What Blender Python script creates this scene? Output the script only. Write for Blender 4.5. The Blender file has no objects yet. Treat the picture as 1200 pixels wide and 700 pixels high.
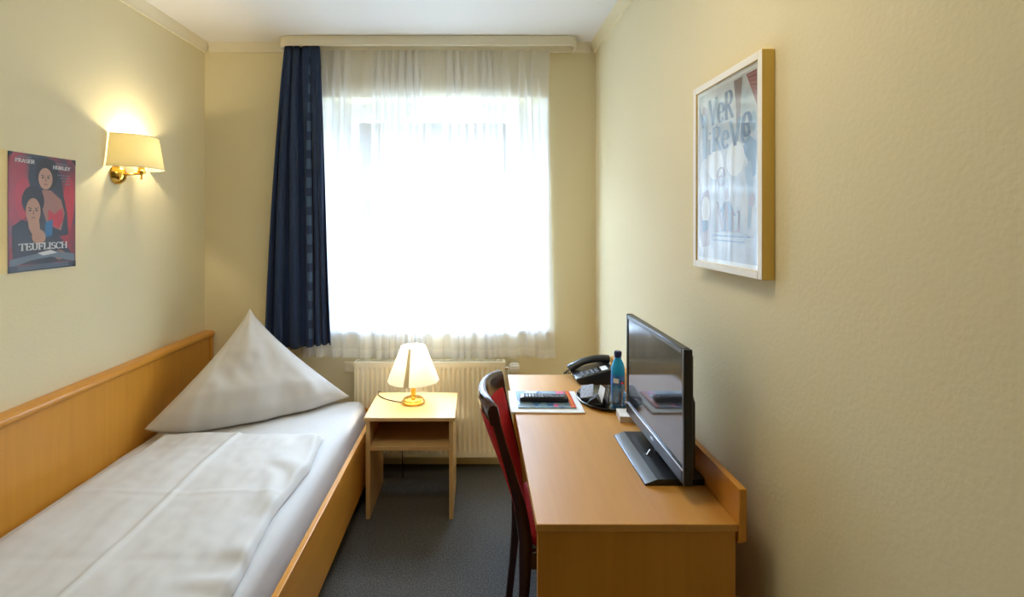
import bpy, math, random
from mathutils import Vector, Matrix, noise

random.seed(7)
SC = bpy.context.scene
COL = SC.collection
F, VX, VY, CH = 611.0, 560.0, 258.0, 1.48      # focal in px of a 1200 wide frame, vanishing point, camera height


def at(px, py, d):
    """pixel of the 1200x700 frame at depth d -> world point"""
    return Vector(((px - VX) * d / F, d, CH - (py - VY) * d / F))


def lin(r, g, b):
    f = lambda c: (c / 255 / 12.92) if c / 255 <= 0.04045 else ((c / 255 + 0.055) / 1.055) ** 2.4
    return (f(r), f(g), f(b), 1.0)


# ------------------------------------------------------------------ materials
def new_mat(name):
    m = bpy.data.materials.new(name)
    m.use_nodes = True
    nt = m.node_tree
    return m, nt, nt.nodes["Principled BSDF"]


def add_bump(nt, bsdf, scale, strength, dist=0.002, detail=3.0, kind="noise", mapscale=None):
    tc = nt.nodes.new("ShaderNodeTexCoord")
    mp = nt.nodes.new("ShaderNodeMapping")
    if mapscale:
        mp.inputs["Scale"].default_value = mapscale
    nt.links.new(tc.outputs["Object"], mp.inputs["Vector"])
    tx = nt.nodes.new("ShaderNodeTexNoise")
    tx.inputs["Scale"].default_value = scale
    tx.inputs["Detail"].default_value = detail
    nt.links.new(mp.outputs["Vector"], tx.inputs["Vector"])
    bp = nt.nodes.new("ShaderNodeBump")
    bp.inputs["Strength"].default_value = strength
    bp.inputs["Distance"].default_value = dist
    nt.links.new(tx.outputs["Fac"], bp.inputs["Height"])
    nt.links.new(bp.outputs["Normal"], bsdf.inputs["Normal"])
    return mp, tx


def plain(name, col, rough=0.5, metal=0.0, bump=None, spec=0.5, coat=0.0, vary=0.0, vscale=30):
    m, nt, b = new_mat(name)
    b.inputs["Base Color"].default_value = col
    b.inputs["Roughness"].default_value = rough
    b.inputs["Metallic"].default_value = metal
    b.inputs["Specular IOR Level"].default_value = spec
    b.inputs["Coat Weight"].default_value = coat
    if bump:
        add_bump(nt, b, *bump)
    if vary:
        tc = nt.nodes.new("ShaderNodeTexCoord")
        tx = nt.nodes.new("ShaderNodeTexNoise")
        tx.inputs["Scale"].default_value = vscale
        tx.inputs["Detail"].default_value = 4
        nt.links.new(tc.outputs["Object"], tx.inputs["Vector"])
        rp = nt.nodes.new("ShaderNodeValToRGB")
        rp.color_ramp.elements[0].position = 0.3
        rp.color_ramp.elements[1].position = 0.7
        rp.color_ramp.elements[0].color = tuple(c * (1 - vary) for c in col[:3]) + (1,)
        rp.color_ramp.elements[1].color = tuple(min(1, c * (1 + vary)) for c in col[:3]) + (1,)
        nt.links.new(tx.outputs["Fac"], rp.inputs["Fac"])
        nt.links.new(rp.outputs["Color"], b.inputs["Base Color"])
    return m


def wood(name, col, axis, rough=0.33, amount=0.10, spec=0.5):
    m, nt, b = new_mat(name)
    tc = nt.nodes.new("ShaderNodeTexCoord")
    mp = nt.nodes.new("ShaderNodeMapping")
    s = [38.0, 38.0, 38.0]
    s["xyz".index(axis)] = 1.6
    mp.inputs["Scale"].default_value = s
    nt.links.new(tc.outputs["Object"], mp.inputs["Vector"])
    n1 = nt.nodes.new("ShaderNodeTexNoise")
    n1.inputs["Scale"].default_value = 1.0
    n1.inputs["Detail"].default_value = 6
    n1.inputs["Roughness"].default_value = 0.65
    n1.inputs["Distortion"].default_value = 0.4
    nt.links.new(mp.outputs["Vector"], n1.inputs["Vector"])
    mp2 = nt.nodes.new("ShaderNodeMapping")
    s2 = [7.0, 7.0, 7.0]
    s2["xyz".index(axis)] = 0.8
    mp2.inputs["Scale"].default_value = s2
    nt.links.new(tc.outputs["Object"], mp2.inputs["Vector"])
    n2 = nt.nodes.new("ShaderNodeTexNoise")
    n2.inputs["Scale"].default_value = 1.0
    n2.inputs["Detail"].default_value = 2
    nt.links.new(mp2.outputs["Vector"], n2.inputs["Vector"])
    mx = nt.nodes.new("ShaderNodeMath")
    mx.operation = "ADD"
    nt.links.new(n1.outputs["Fac"], mx.inputs[0])
    nt.links.new(n2.outputs["Fac"], mx.inputs[1])
    hf = nt.nodes.new("ShaderNodeMath")
    hf.operation = "MULTIPLY"
    hf.inputs[1].default_value = 0.5
    nt.links.new(mx.outputs[0], hf.inputs[0])
    rp = nt.nodes.new("ShaderNodeValToRGB")
    rp.color_ramp.elements[0].position = 0.32
    rp.color_ramp.elements[1].position = 0.68
    k = amount
    rp.color_ramp.elements[0].color = (col[0] * (1 - k), col[1] * (1 - 1.4 * k), col[2] * (1 - 1.6 * k), 1)
    rp.color_ramp.elements[1].color = (min(1, col[0] * (1 + k * .8)), min(1, col[1] * (1 + k * .9)), min(1, col[2] * (1 + k)), 1)
    nt.links.new(hf.outputs[0], rp.inputs["Fac"])
    nt.links.new(rp.outputs["Color"], b.inputs["Base Color"])
    b.inputs["Roughness"].default_value = rough
    b.inputs["Specular IOR Level"].default_value = spec
    bp = nt.nodes.new("ShaderNodeBump")
    bp.inputs["Strength"].default_value = 0.04
    bp.inputs["Distance"].default_value = 0.001
    nt.links.new(n1.outputs["Fac"], bp.inputs["Height"])
    nt.links.new(bp.outputs["Normal"], b.inputs["Normal"])
    return m


def sheer_mat(name, col, opaque, trans_share, weave=None):
    """fabric: part see-through, part diffuse, part translucent"""
    m, nt, b = new_mat(name)
    nt.nodes.remove(b)
    out = nt.nodes["Material Output"]
    tr = nt.nodes.new("ShaderNodeBsdfTransparent")
    df = nt.nodes.new("ShaderNodeBsdfDiffuse")
    tl = nt.nodes.new("ShaderNodeBsdfTranslucent")
    df.inputs["Color"].default_value = col
    tl.inputs["Color"].default_value = col
    m1 = nt.nodes.new("ShaderNodeMixShader")
    m1.inputs[0].default_value = trans_share
    nt.links.new(df.outputs[0], m1.inputs[1])
    nt.links.new(tl.outputs[0], m1.inputs[2])
    if opaque >= 1:
        nt.links.new(m1.outputs[0], out.inputs["Surface"])
        return m
    m2 = nt.nodes.new("ShaderNodeMixShader")
    m2.inputs[0].default_value = opaque
    nt.links.new(tr.outputs[0], m2.inputs[1])
    nt.links.new(m1.outputs[0], m2.inputs[2])
    nt.links.new(m2.outputs[0], out.inputs["Surface"])
    return m


def thin_glass(name, tint=(1, 1, 1, 1), refl=1.0, rough=0.02):
    m, nt, b = new_mat(name)
    nt.nodes.remove(b)
    out = nt.nodes["Material Output"]
    tr = nt.nodes.new("ShaderNodeBsdfTransparent")
    tr.inputs["Color"].default_value = tint
    gl = nt.nodes.new("ShaderNodeBsdfGlossy")
    gl.inputs["Roughness"].default_value = rough
    lw = nt.nodes.new("ShaderNodeLayerWeight")
    lw.inputs["Blend"].default_value = 0.5
    pw5 = nt.nodes.new("ShaderNodeMath")
    pw5.operation = "POWER"
    pw5.inputs[1].default_value = 4.0
    nt.links.new(lw.outputs["Facing"], pw5.inputs[0])
    mu = nt.nodes.new("ShaderNodeMath")
    mu.operation = "MULTIPLY_ADD"
    mu.inputs[1].default_value = 0.92 * refl
    mu.inputs[2].default_value = 0.045 * refl
    nt.links.new(pw5.outputs[0], mu.inputs[0])
    mx = nt.nodes.new("ShaderNodeMixShader")
    nt.links.new(mu.outputs[0], mx.inputs[0])
    nt.links.new(tr.outputs[0], mx.inputs[1])
    nt.links.new(gl.outputs[0], mx.inputs[2])
    nt.links.new(mx.outputs[0], out.inputs["Surface"])
    return m


def emit(name, col, strength):
    m, nt, b = new_mat(name)
    b.inputs["Base Color"].default_value = col
    b.inputs["Emission Color"].default_value = col
    b.inputs["Emission Strength"].default_value = strength
    return m


M = {}
WALLCOL = (0.77, 0.69, 0.46, 1)
BEECH = (0.60, 0.262, 0.030, 1)
M["wall"] = plain("cream_woodchip_paint", WALLCOL, 0.75, bump=(95, 0.22, 0.003, 4), spec=0.25)
M["ceiling"] = plain("white_ceiling_paint", (0.80, 0.79, 0.78, 1), 0.85, bump=(60, 0.12, 0.002, 3), spec=0.2)
M["cornice"] = plain("off_white_cornice_paint", (0.78, 0.72, 0.56, 1), 0.6, spec=0.3)
M["beech_x"] = wood("beech_veneer_along_x", BEECH, "x")
M["beech_y"] = wood("beech_veneer_along_y", BEECH, "y")
M["beech_z"] = wood("beech_veneer_along_z", BEECH, "z")
M["desk_top"] = wood("beech_desktop_lacquer", (0.57, 0.27, 0.045, 1), "y", rough=0.42, spec=0.95)
M["table_x"] = wood("pale_beech_veneer_along_x", (0.66, 0.44, 0.19, 1), "x")
M["table_z"] = wood("pale_beech_veneer_along_z", (0.66, 0.44, 0.19, 1), "z")
M["linen"] = plain("white_bed_linen", (0.61, 0.59, 0.56, 1), 0.8, bump=(7, 0.18, 0.010, 4), spec=0.2)
M["sheet"] = plain("white_fitted_sheet", (0.60, 0.59, 0.58, 1), 0.8, bump=(12, 0.2, 0.008, 4), spec=0.2)
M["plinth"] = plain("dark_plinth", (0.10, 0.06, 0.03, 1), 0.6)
M["enamel"] = plain("cream_radiator_enamel", (0.88, 0.82, 0.64, 1), 0.35)
M["slot"] = plain("dark_slot", (0.05, 0.045, 0.04, 1), 0.8)
M["white_plastic"] = plain("white_plastic", (0.80, 0.78, 0.72, 1), 0.4)
M["cream_plastic"] = plain("cream_plastic", (0.78, 0.70, 0.50, 1), 0.4)
M["pelmet"] = plain("cream_lacquered_pelmet", (0.82, 0.76, 0.60, 1), 0.45)
M["reveal"] = plain("white_reveal_plaster", (0.86, 0.86, 0.84, 1), 0.7)
M["upvc"] = plain("white_window_frame", (0.82, 0.83, 0.84, 1), 0.35)
M["brass"] = plain("polished_brass", (0.74, 0.45, 0.09, 1), 0.15, 1.0)
M["chrome"] = plain("chrome", (0.75, 0.75, 0.75, 1), 0.15, 1.0)
M["sheer"] = sheer_mat("white_sheer_voile", (0.97, 0.97, 0.97, 1), 0.60, 0.20)
M["hem"] = sheer_mat("white_sheer_hem", (0.95, 0.95, 0.95, 1), 0.70, 0.22)
M["shade_white"] = sheer_mat("white_lampshade_fabric", (0.92, 0.90, 0.83, 1), 1.0, 0.60)
M["shade_seam"] = sheer_mat("beige_lampshade_seam", (0.74, 0.67, 0.48, 1), 1.0, 0.36)
M["shade_cream"] = sheer_mat("cream_lampshade_fabric", (0.90, 0.85, 0.62, 1), 1.0, 0.55)
M["bulb"] = emit("warm_bulb_glass", (1.0, 0.84, 0.58, 1), 14)
M["dark_wood"] = wood("dark_mahogany_wood", (0.045, 0.014, 0.010, 1), "z", rough=0.16, amount=0.3)
M["red_fabric"] = plain("red_chair_upholstery", (0.46, 0.008, 0.014, 1), 0.75, bump=(260, 0.25, 0.001, 2), vary=0.2, vscale=60, spec=0.3)
M["black_plastic"] = plain("black_plastic", (0.012, 0.012, 0.014, 1), 0.32)
M["black_gloss"] = plain("glossy_black_plastic", (0.008, 0.008, 0.010, 1), 0.10, coat=0.5)
M["screen"] = plain("dark_glossy_screen", (0.020, 0.024, 0.032, 1), 0.07, spec=0.5)
M["bezel"] = plain("satin_black_bezel", (0.010, 0.010, 0.012, 1), 0.30, spec=0.4)
M["silver_trim"] = plain("silver_trim", (0.55, 0.58, 0.62, 1), 0.25, 0.9)
M["grey_edge"] = plain("grey_metallic_edge", (0.20, 0.22, 0.25, 1), 0.3, 0.6)
M["dark_grey"] = plain("dark_grey_plastic", (0.045, 0.048, 0.055, 1), 0.42)
M["grey_key"] = plain("grey_rubber_key", (0.16, 0.17, 0.20, 1), 0.5)
M["phone"] = plain("anthracite_phone_plastic", (0.020, 0.023, 0.026, 1), 0.30)
M["paper"] = plain("white_paper", (0.82, 0.82, 0.80, 1), 0.7)
M["paper_side"] = plain("grey_paper_edge", (0.58, 0.53, 0.47, 1), 0.8, bump=(400, 0.4, 0.001, 1, "noise", (1, 1, 6)))
M["pale_blue"] = plain("pale_blue_wrapper", (0.50, 0.56, 0.72, 1), 0.35, vary=0.2, vscale=90)
M["tray"] = plain("black_lacquered_tray", (0.010, 0.009, 0.010, 1), 0.08, coat=0.6)
M["clear"] = thin_glass("clear_tumbler_glass", (0.88, 0.91, 0.93, 1), 1.8)
M["pane"] = thin_glass("window_pane_glass", (0.96, 0.98, 0.98, 1), 0.7)
M["picture_glass"] = thin_glass("picture_glass", (0.97, 0.98, 0.98, 1), 1.0, 0.04)
M["cap_blue"] = plain("navy_bottle_cap", (0.008, 0.012, 0.075, 1), 0.4)
M["frame_cream"] = plain("cream_painted_frame", (0.88, 0.87, 0.83, 1), 0.45)
M["frame_side"] = wood("yellow_pine_frame_side", (0.85, 0.60, 0.14, 1), "z", rough=0.5)

# blue plastic bottle: tinted, see-through
m, nt, b = new_mat("blue_water_bottle_plastic")
b.inputs["Base Color"].default_value = (0.03, 0.46, 0.95, 1)
b.inputs["Roughness"].default_value = 0.08
b.inputs["Transmission Weight"].default_value = 0.35
b.inputs["IOR"].default_value = 1.33
M["bottle"] = m
M["bottle_label"] = plain("blue_bottle_label", (0.03, 0.16, 0.50, 1), 0.35, vary=0.5, vscale=70)

# blue curtain with a woven column of paler squares
m, nt, b = new_mat("navy_curtain_fabric")
b.inputs["Roughness"].default_value = 0.7
b.inputs["Specular IOR Level"].default_value = 0.3
b.inputs["Sheen Weight"].default_value = 0.15
uv = nt.nodes.new("ShaderNodeUVMap")
sp = nt.nodes.new("ShaderNodeSeparateXYZ")
nt.links.new(uv.outputs[0], sp.inputs[0])


def mnode(nt, op, a, b_=None):
    n = nt.nodes.new("ShaderNodeMath")
    n.operation = op
    for i, v in enumerate((a, b_)):
        if v is None:
            continue
        if isinstance(v, (int, float)):
            n.inputs[i].default_value = v
        else:
            nt.links.new(v, n.inputs[i])
    return n.outputs[0]


c1 = mnode(nt, "LESS_THAN", mnode(nt, "ABSOLUTE", mnode(nt, "SUBTRACT", sp.outputs[0], 0.70)), 0.022)
fr = mnode(nt, "FRACT", mnode(nt, "MULTIPLY", sp.outputs[1], 16.0))
c2 = mnode(nt, "LESS_THAN", fr, 0.55)
c3 = mnode(nt, "MULTIPLY", c1, c2)
mixc = nt.nodes.new("ShaderNodeMix")
mixc.data_type = "RGBA"
nt.links.new(c3, mixc.inputs["Factor"])
mixc.inputs["A"].default_value = (0.012, 0.030, 0.090, 1)
mixc.inputs["B"].default_value = (0.048, 0.095, 0.20, 1)
nt.links.new(mixc.outputs["Result"], b.inputs["Base Color"])
M["navy"] = m

# carpet
m, nt, b = new_mat("grey_carpet_pile")
tc = nt.nodes.new("ShaderNodeTexCoord")
n1 = nt.nodes.new("ShaderNodeTexNoise")
n1.inputs["Scale"].default_value = 170
n1.inputs["Detail"].default_value = 4
n1.inputs["Roughness"].default_value = 0.7
nt.links.new(tc.outputs["Object"], n1.inputs["Vector"])
rp = nt.nodes.new("ShaderNodeValToRGB")
rp.color_ramp.elements[0].position = 0.38
rp.color_ramp.elements[1].position = 0.66
rp.color_ramp.elements[0].color = (0.045, 0.044, 0.042, 1)
rp.color_ramp.elements[1].color = (0.165, 0.160, 0.150, 1)
nt.links.new(n1.outputs["Fac"], rp.inputs["Fac"])
nt.links.new(rp.outputs["Color"], b.inputs["Base Color"])
b.inputs["Roughness"].default_value = 0.95
b.inputs["Specular IOR Level"].default_value = 0.1
bp = nt.nodes.new("ShaderNodeBump")
bp.inputs["Strength"].default_value = 0.6
bp.inputs["Distance"].default_value = 0.006
nt.links.new(n1.outputs["Fac"], bp.inputs["Height"])
nt.links.new(bp.outputs["Normal"], b.inputs["Normal"])
M["carpet"] = m

# ------------------------------------------------------------------ mesh builder
LOCS = {}


class MB:
    def __init__(s):
        s.v, s.f, s.m, s.uv = [], [], [], {}

    def add(s, verts, faces, mi=0):
        o = len(s.v)
        s.v += [Vector(p) for p in verts]
        for f in faces:
            s.f.append([o + i for i in f])
            s.m.append(mi)
        return o

    def box(s, x0, x1, y0, y1, z0, z1, mi=0):
        v = [(x, y, z) for x in (x0, x1) for y in (y0, y1) for z in (z0, z1)]
        s.add(v, [(0, 1, 3, 2), (4, 6, 7, 5), (0, 4, 5, 1), (2, 3, 7, 6), (0, 2, 6, 4), (1, 5, 7, 3)], mi)
        return s

    def prism(s, poly, fn, a, b_, mi=0):
        """poly of 2D points; fn(u, v, w) -> point; extruded w from a to b"""
        n = len(poly)
        v = [fn(u, w, a) for u, w in poly] + [fn(u, w, b_) for u, w in poly]
        f = [list(range(n))[::-1], list(range(n, 2 * n))]
        f += [[i, (i + 1) % n, n + (i + 1) % n, n + i] for i in range(n)]
        s.add(v, f, mi)
        return s

    def lathe(s, prof, c, seg=40, sx=1.0, sy=1.0, mi=0, a0=0.0, a1=2 * math.pi):
        full = abs(a1 - a0 - 2 * math.pi) < 1e-6
        n = seg if full else seg + 1
        v, f = [], []
        for r, z in prof:
            for k in range(n):
                a = a0 + (a1 - a0) * k / seg
                v.append((c[0] + r * sx * math.cos(a), c[1] + r * sy * math.sin(a), c[2] + z))
        for i in range(len(prof) - 1):
            for k in range(seg):
                k2 = (k + 1) % n
                f.append((i * n + k, i * n + k2, (i + 1) * n + k2, (i + 1) * n + k))
        s.add(v, f, mi)
        return s

    def cap(s, ring, mi=0):
        s.add(ring, [list(range(len(ring)))], mi)
        return s

    def grid(s, fn, nu, nv, mi=0, cu=False, cv=False):
        v, f = [], []
        o = len(s.v)
        for i in range(nu + 1 if not cu else nu):
            for j in range(nv + 1 if not cv else nv):
                v.append(fn(i / nu, j / nv))
        w = nv + 1 if not cv else nv
        h = nu + 1 if not cu else nu
        for i in range(nu):
            for j in range(nv):
                i2, j2 = (i + 1) % h, (j + 1) % w
                f.append((i * w + j, i2 * w + j, i2 * w + j2, i * w + j2))
        s.add(v, f, mi)
        for i in range(h):
            for j in range(w):
                s.uv[o + i * w + j] = (i / nu, j / nv)
        return s

    def tube(s, pts, r, seg=10, mi=0, flat=1.0):
        pts = [Vector(p) for p in pts]
        n = len(pts)
        rs = r if isinstance(r, (list, tuple)) else [r] * n
        T = [(pts[min(i + 1, n - 1)] - pts[max(i - 1, 0)]).normalized() for i in range(n)]
        up = Vector((0, 0, 1)) if abs(T[0].z) < 0.9 else Vector((1, 0, 0))
        N = (up - T[0] * up.dot(T[0])).normalized()
        v, f = [], []
        for i in range(n):
            N = (N - T[i] * N.dot(T[i])).normalized()
            B = T[i].cross(N)
            for k in range(seg):
                a = 2 * math.pi * k / seg
                v.append(pts[i] + (N * math.cos(a) * flat + B * math.sin(a)) * rs[i])
        for i in range(n - 1):
            for k in range(seg):
                k2 = (k + 1) % seg
                f.append((i * seg + k, i * seg + k2, (i + 1) * seg + k2, (i + 1) * seg + k))
        f.append(list(range(seg))[::-1])
        f.append([(n - 1) * seg + k for k in range(seg)])
        s.add(v, f, mi)
        return s

    def sweep(s, pts, secs, A, mi=0):
        """rectangular bar along pts; A = fixed width axis; secs=[(w along A, t)]"""
        pts = [Vector(p) for p in pts]
        A = Vector(A).normalized()
        n = len(pts)
        v, f = [], []
        for i in range(n):
            T = (pts[min(i + 1, n - 1)] - pts[max(i - 1, 0)]).normalized()
            N = T.cross(A).normalized()
            w, t = secs[i]
            c = 0.25
            for (a, b_) in ((-1, -1 + c), (-1 + c, -1), (1 - c, -1), (1, -1 + c), (1, 1 - c), (1 - c, 1), (-1 + c, 1), (-1, 1 - c)):
                v.append(pts[i] + A * (w / 2 * a) + N * (t / 2 * b_))
        for i in range(n - 1):
            for k in range(8):
                k2 = (k + 1) % 8
                f.append((i * 8 + k, i * 8 + k2, (i + 1) * 8 + k2, (i + 1) * 8 + k))
        f.append(list(range(8))[::-1])
        f.append([(n - 1) * 8 + k for k in range(8)])
        s.add(v, f, mi)
        return s

    def ellipsoid(s, c, r, nu=20, nv=12, mi=0):
        def fn(u, v):
            a, b_ = 2 * math.pi * u, math.pi * (v - 0.5) * 0.9999
            return (c[0] + r[0] * math.cos(a) * math.cos(b_), c[1] + r[1] * math.sin(a) * math.cos(b_), c[2] + r[2] * math.sin(b_))
        return s.grid(fn, nu, nv, mi, cu=True)

    def xform(s, mat, start=0):
        for i in range(start, len(s.v)):
            s.v[i] = mat @ s.v[i]
        return s

    def build(s, name, mat, parent=None, bevel=0.0, loc=None, angle=35, seg=2, fix=True, sub=0):
        me = bpy.data.meshes.new(name)
        base = Vector((0, 0, 0))
        if parent is not None:
            base = LOCS[parent.name].copy()
        off = base.copy()
        if loc is not None:
            off = Vector(loc)
        me.from_pydata([p - off for p in s.v], [], s.f)
        mats = mat if isinstance(mat, (list, tuple)) else [mat]
        for k in mats:
            me.materials.append(M[k] if isinstance(k, str) else k)
        for p, mi in zip(me.polygons, s.m):
            p.material_index = mi
        if s.uv:
            ul = me.uv_layers.new(name="UVMap")
            for lp in me.loops:
                ul.data[lp.index].uv = s.uv.get(lp.vertex_index, (0, 0))
        if fix:
            import bmesh
            bm = bmesh.new()
            bm.from_mesh(me)
            bmesh.ops.recalc_face_normals(bm, faces=bm.faces)
            bm.to_mesh(me)
            bm.free()
        me.polygons.foreach_set("use_smooth", [True] * len(me.polygons))
        me.set_sharp_from_angle(angle=math.radians(angle))
        me.update()
        o = bpy.data.objects.new(name, me)
        COL.objects.link(o)
        if parent is not None:
            o.parent = parent
        o.location = off - base
        LOCS[o.name] = off
        if bevel:
            md = o.modifiers.new("Bevel", "BEVEL")
            md.width = bevel
            md.segments = seg
            md.limit_method = "ANGLE"
            md.angle_limit = math.radians(30)
        if sub:
            md = o.modifiers.new("Subdivision", "SUBSURF")
            md.levels = sub
            md.render_levels = sub
        return o


def tag(o, label, cat, group=None):
    o["label"] = label
    o["category"] = cat
    if group:
        o["group"] = group
    return o


def thing(name, label, cat, loc, group=None):
    o = bpy.data.objects.new(name, None)
    COL.objects.link(o)
    o.location = loc
    o.empty_display_size = 0.1
    LOCS[o.name] = Vector(loc)
    return tag(o, label, cat, group)


def struct(o, label=None, cat=None):
    o["kind"] = "structure"
    if label:
        o["label"] = label
    if cat:
        o["category"] = cat
    return o


def smooth(a, b_, x):
    t = max(0.0, min(1.0, (x - a) / (b_ - a)))
    return t * t * (3 - 2 * t)


# ------------------------------------------------------------------ room shell
XL, XR, YB, YF, ZC = -1.655, 0.714, 3.16, -1.9, 2.55
WX0, WX1, WZ0, WZ1 = -0.955, 0.425, 0.79, 2.222      # window opening
GX0, GX1 = -0.884, 0.290                              # window frame inside the splayed recess

struct(MB().box(XL - .15, XR + .15, YF - .15, YB + .35, -0.12, 0.0).build("floor", "carpet"), "dark grey carpeted floor", "floor")
struct(MB().box(XL - .15, XR + .15, YF - .15, YB + .35, ZC, ZC + .12).build("ceiling", "ceiling"), "white painted ceiling", "ceiling")
struct(MB().box(XL - .15, XL, YF - .15, YB + .35, 0, ZC).build("wall_left", "wall"), "cream wall along the bed", "wall")
struct(MB().box(XR, XR + .15, YF - .15, YB + .35, 0, ZC).build("wall_right", "wall"), "cream wall along the desk", "wall")
struct(MB().box(XL, XR, YF - .15, YF, 0, ZC).build("wall_front", "wall"), "cream wall behind the viewer", "wall")
wb = MB()
wb.box(XL, WX0, YB, YB + .30, 0, ZC)
wb.box(WX1, XR, YB, YB + .30, 0, ZC)
wb.box(WX0, WX1, YB, YB + .30, 0, WZ0)
wb.box(WX0, WX1, YB, YB + .30, WZ1, ZC)
struct(wb.build("wall_back", "wall"), "yellow cream wall with the window", "wall")


def cornice_poly(sign):
    return [(0, 0), (sign * .012, 0), (sign * .016, .02), (sign * .03, .045), (sign * .034, .056), (0, .056)]


zc0 = ZC - .056
struct(MB().prism(cornice_poly(1), lambda u, v, w: (XL + u, w, zc0 + v), YF, YB).build("trim_1", "cornice"), "pale cornice strip along the left ceiling edge", "trim")
struct(MB().prism(cornice_poly(-1), lambda u, v, w: (w, YB + u, zc0 + v), XL + .034, XR - .034).build("trim_2", "cornice"), "pale cornice strip above the window wall", "trim")
struct(MB().prism(cornice_poly(-1), lambda u, v, w: (XR + u, w, zc0 + v), YF, YB).build("trim_3", "wall"), "pale cornice strip along the right ceiling edge", "trim")

# ------------------------------------------------------------------ window
wy = 3.37
win = thing("window_1", "white framed window in the recess behind the sheer curtain", "window", ((GX0 + GX1) / 2, wy, WZ0))
win["kind"] = "structure"
fr = MB()
fx0, fx1, fz0, fz1 = GX0, GX1, WZ0 + .03, WZ1
for b4 in ((fx0, fx0 + .05, fz0, fz1), (fx1 - .05, fx1, fz0, fz1), (fx0 + .05, fx1 - .05, fz0, fz0 + .05), (fx0 + .05, fx1 - .05, fz1 - .05, fz1)):
    fr.box(b4[0], b4[1], wy, wy + .07, b4[2], b4[3])
fr.build("frame", "upvc", win, bevel=.004)
MB().box(-.553, -.506, wy, wy + .07, fz0 + .05, fz1 - .05).build("mullion", "upvc", win, bevel=.004)


def sash(x0, x1, z0, z1, bar=None):
    w = .055
    sm = MB()
    for b4 in ((x0, x0 + w, z0, z1), (x1 - w, x1, z0, z1), (x0 + w, x1 - w, z0, z0 + w), (x0 + w, x1 - w, z1 - w, z1)):
        sm.box(b4[0], b4[1], wy - .015, wy + .05, b4[2], b4[3])
    if bar:
        sm.box(x0 + w, x1 - w, wy - .01, wy + .045, bar[0], bar[1])
    so = sm.build("sash", "upvc", win, bevel=.003)
    MB().box(x0 + w - .004, x1 - w + .004, wy + .016, wy + .022, z0 + w - .004, z1 - w + .004).build("pane", "pane", so)


sash(fx0 + .048, -.551, fz0 + .048, fz1 - .048, (1.668, 1.74))
sash(-.508, fx1 - .048, fz0 + .048, fz1 - .048, (1.668, 1.70))
MB().box(-.566, -.546, wy - .045, wy - .016, 1.35, 1.47).build("handle", "white_plastic", win, bevel=.004)
struct(MB().box(WX0 + .001, WX1 - .001, YB - .015, wy + .01, WZ0, WZ0 + .03).build("trim_4", "upvc", bevel=.004), "white inner window sill under the sheer curtain", "sill")

struct(MB().prism([(WX0, YB + .002), (GX0, wy), (GX0, YB + .298), (WX0, YB + .298)], lambda u, v, w: (u, v, w), WZ0 + .03, WZ1).build("trim_5", "reveal"), "white splayed window reveal on the left", "trim")
struct(MB().prism([(WX1, YB + .002), (GX1, wy), (GX1, YB + .298), (WX1, YB + .298)], lambda u, v, w: (u, v, w), WZ0 + .03, WZ1).build("trim_6", "reveal"), "white splayed window reveal on the right", "trim")

# ------------------------------------------------------------------ curtain rail (pelmet)
rail = thing("curtain_rail", "long cream curtain pelmet rail with rounded ends under the ceiling", "curtain rail", (-.29, 3.09, 2.49))


def rail_path(off):
    x0, x1, y0, r = -1.165 + off, .583 - off, 3.015 + off, .075 - off
    p = [(x0, YB - .001)]
    for k in range(9):
        a = math.pi + math.pi / 2 * k / 8
        p.append((x0 + r + r * math.cos(a), y0 + r + r * math.sin(a)))
    for k in range(9):
        a = -math.pi / 2 + math.pi / 2 * k / 8
        p.append((x1 - r + r * math.cos(a), y0 + r + r * math.sin(a)))
    p.append((x1, YB - .001))
    return p


po, pi_ = rail_path(0), rail_path(.012)
bd = MB()
n = len(po)
prof = ((po, 2.492), (po, 2.5485), (pi_, 2.5485), (pi_, 2.492))
v = []
for path, z in prof:
    v += [(x, y, z) for x, y in path]
fcs = []
for k in range(4):
    for i in range(n - 1):
        k2 = (k + 1) % 4
        fcs.append((k * n + i, k * n + i + 1, k2 * n + i + 1, k2 * n + i))
fcs += [(0, n, 2 * n, 3 * n), (n - 1, 2 * n - 1, 3 * n - 1, 4 * n - 1)]
bd.add(v, fcs)
bd.build("pelmet_band", "pelmet", rail, bevel=.003)
MB().box(-1.15, .568, 3.03, 3.155, 2.5375, 2.5485).build("track_board", "pelmet", rail)

# ------------------------------------------------------------------ sheer curtain
ZT, ZB = 2.50, .655
NP = 25


def sheer_pt(u, v):
    # u along the cloth, v from the top (0) to the hem (1)
    ztop_w = (-1.01, .408)
    zbot_w = (-1.045, .468)
    e = v ** 1.3
    x0 = ztop_w[0] * (1 - e) + zbot_w[0] * e
    x1 = ztop_w[1] * (1 - e) + zbot_w[1] * e
    ph = u * NP + 0.55 * math.sin(u * 17.0) + 0.35 * math.sin(u * 9.3 + 1.2) + .2 * math.sin(u * 41)
    th = 2 * math.pi * ph
    wob = noise.noise(Vector((u * 11, v * 1.3, 4.1)))
    amp = (.008 + .011 * smooth(0, .25, v)) * max(.15, 0.75 + .5 * wob + .25 * math.sin(u * 31))
    pin = (1 - smooth(0.0, .12, v))
    lat = (.013 + .010 * wob) * (1 - .35 * v) * math.sin(2 * th) + .010 * pin * math.sin(th)
    x = x0 + (x1 - x0) * u + lat + .010 * v * math.sin(ph * 1.7 + v * 2)
    y = 3.126 + amp * math.cos(th) + .006 * noise.noise(Vector((u * 9, v * 3, 0)))
    z = ZT + (ZB - ZT) * v + .006 * math.sin(u * 17) * v + .010 * v * noise.noise(Vector((u * 14, 0, 3)))
    return (x, y, z)


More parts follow.
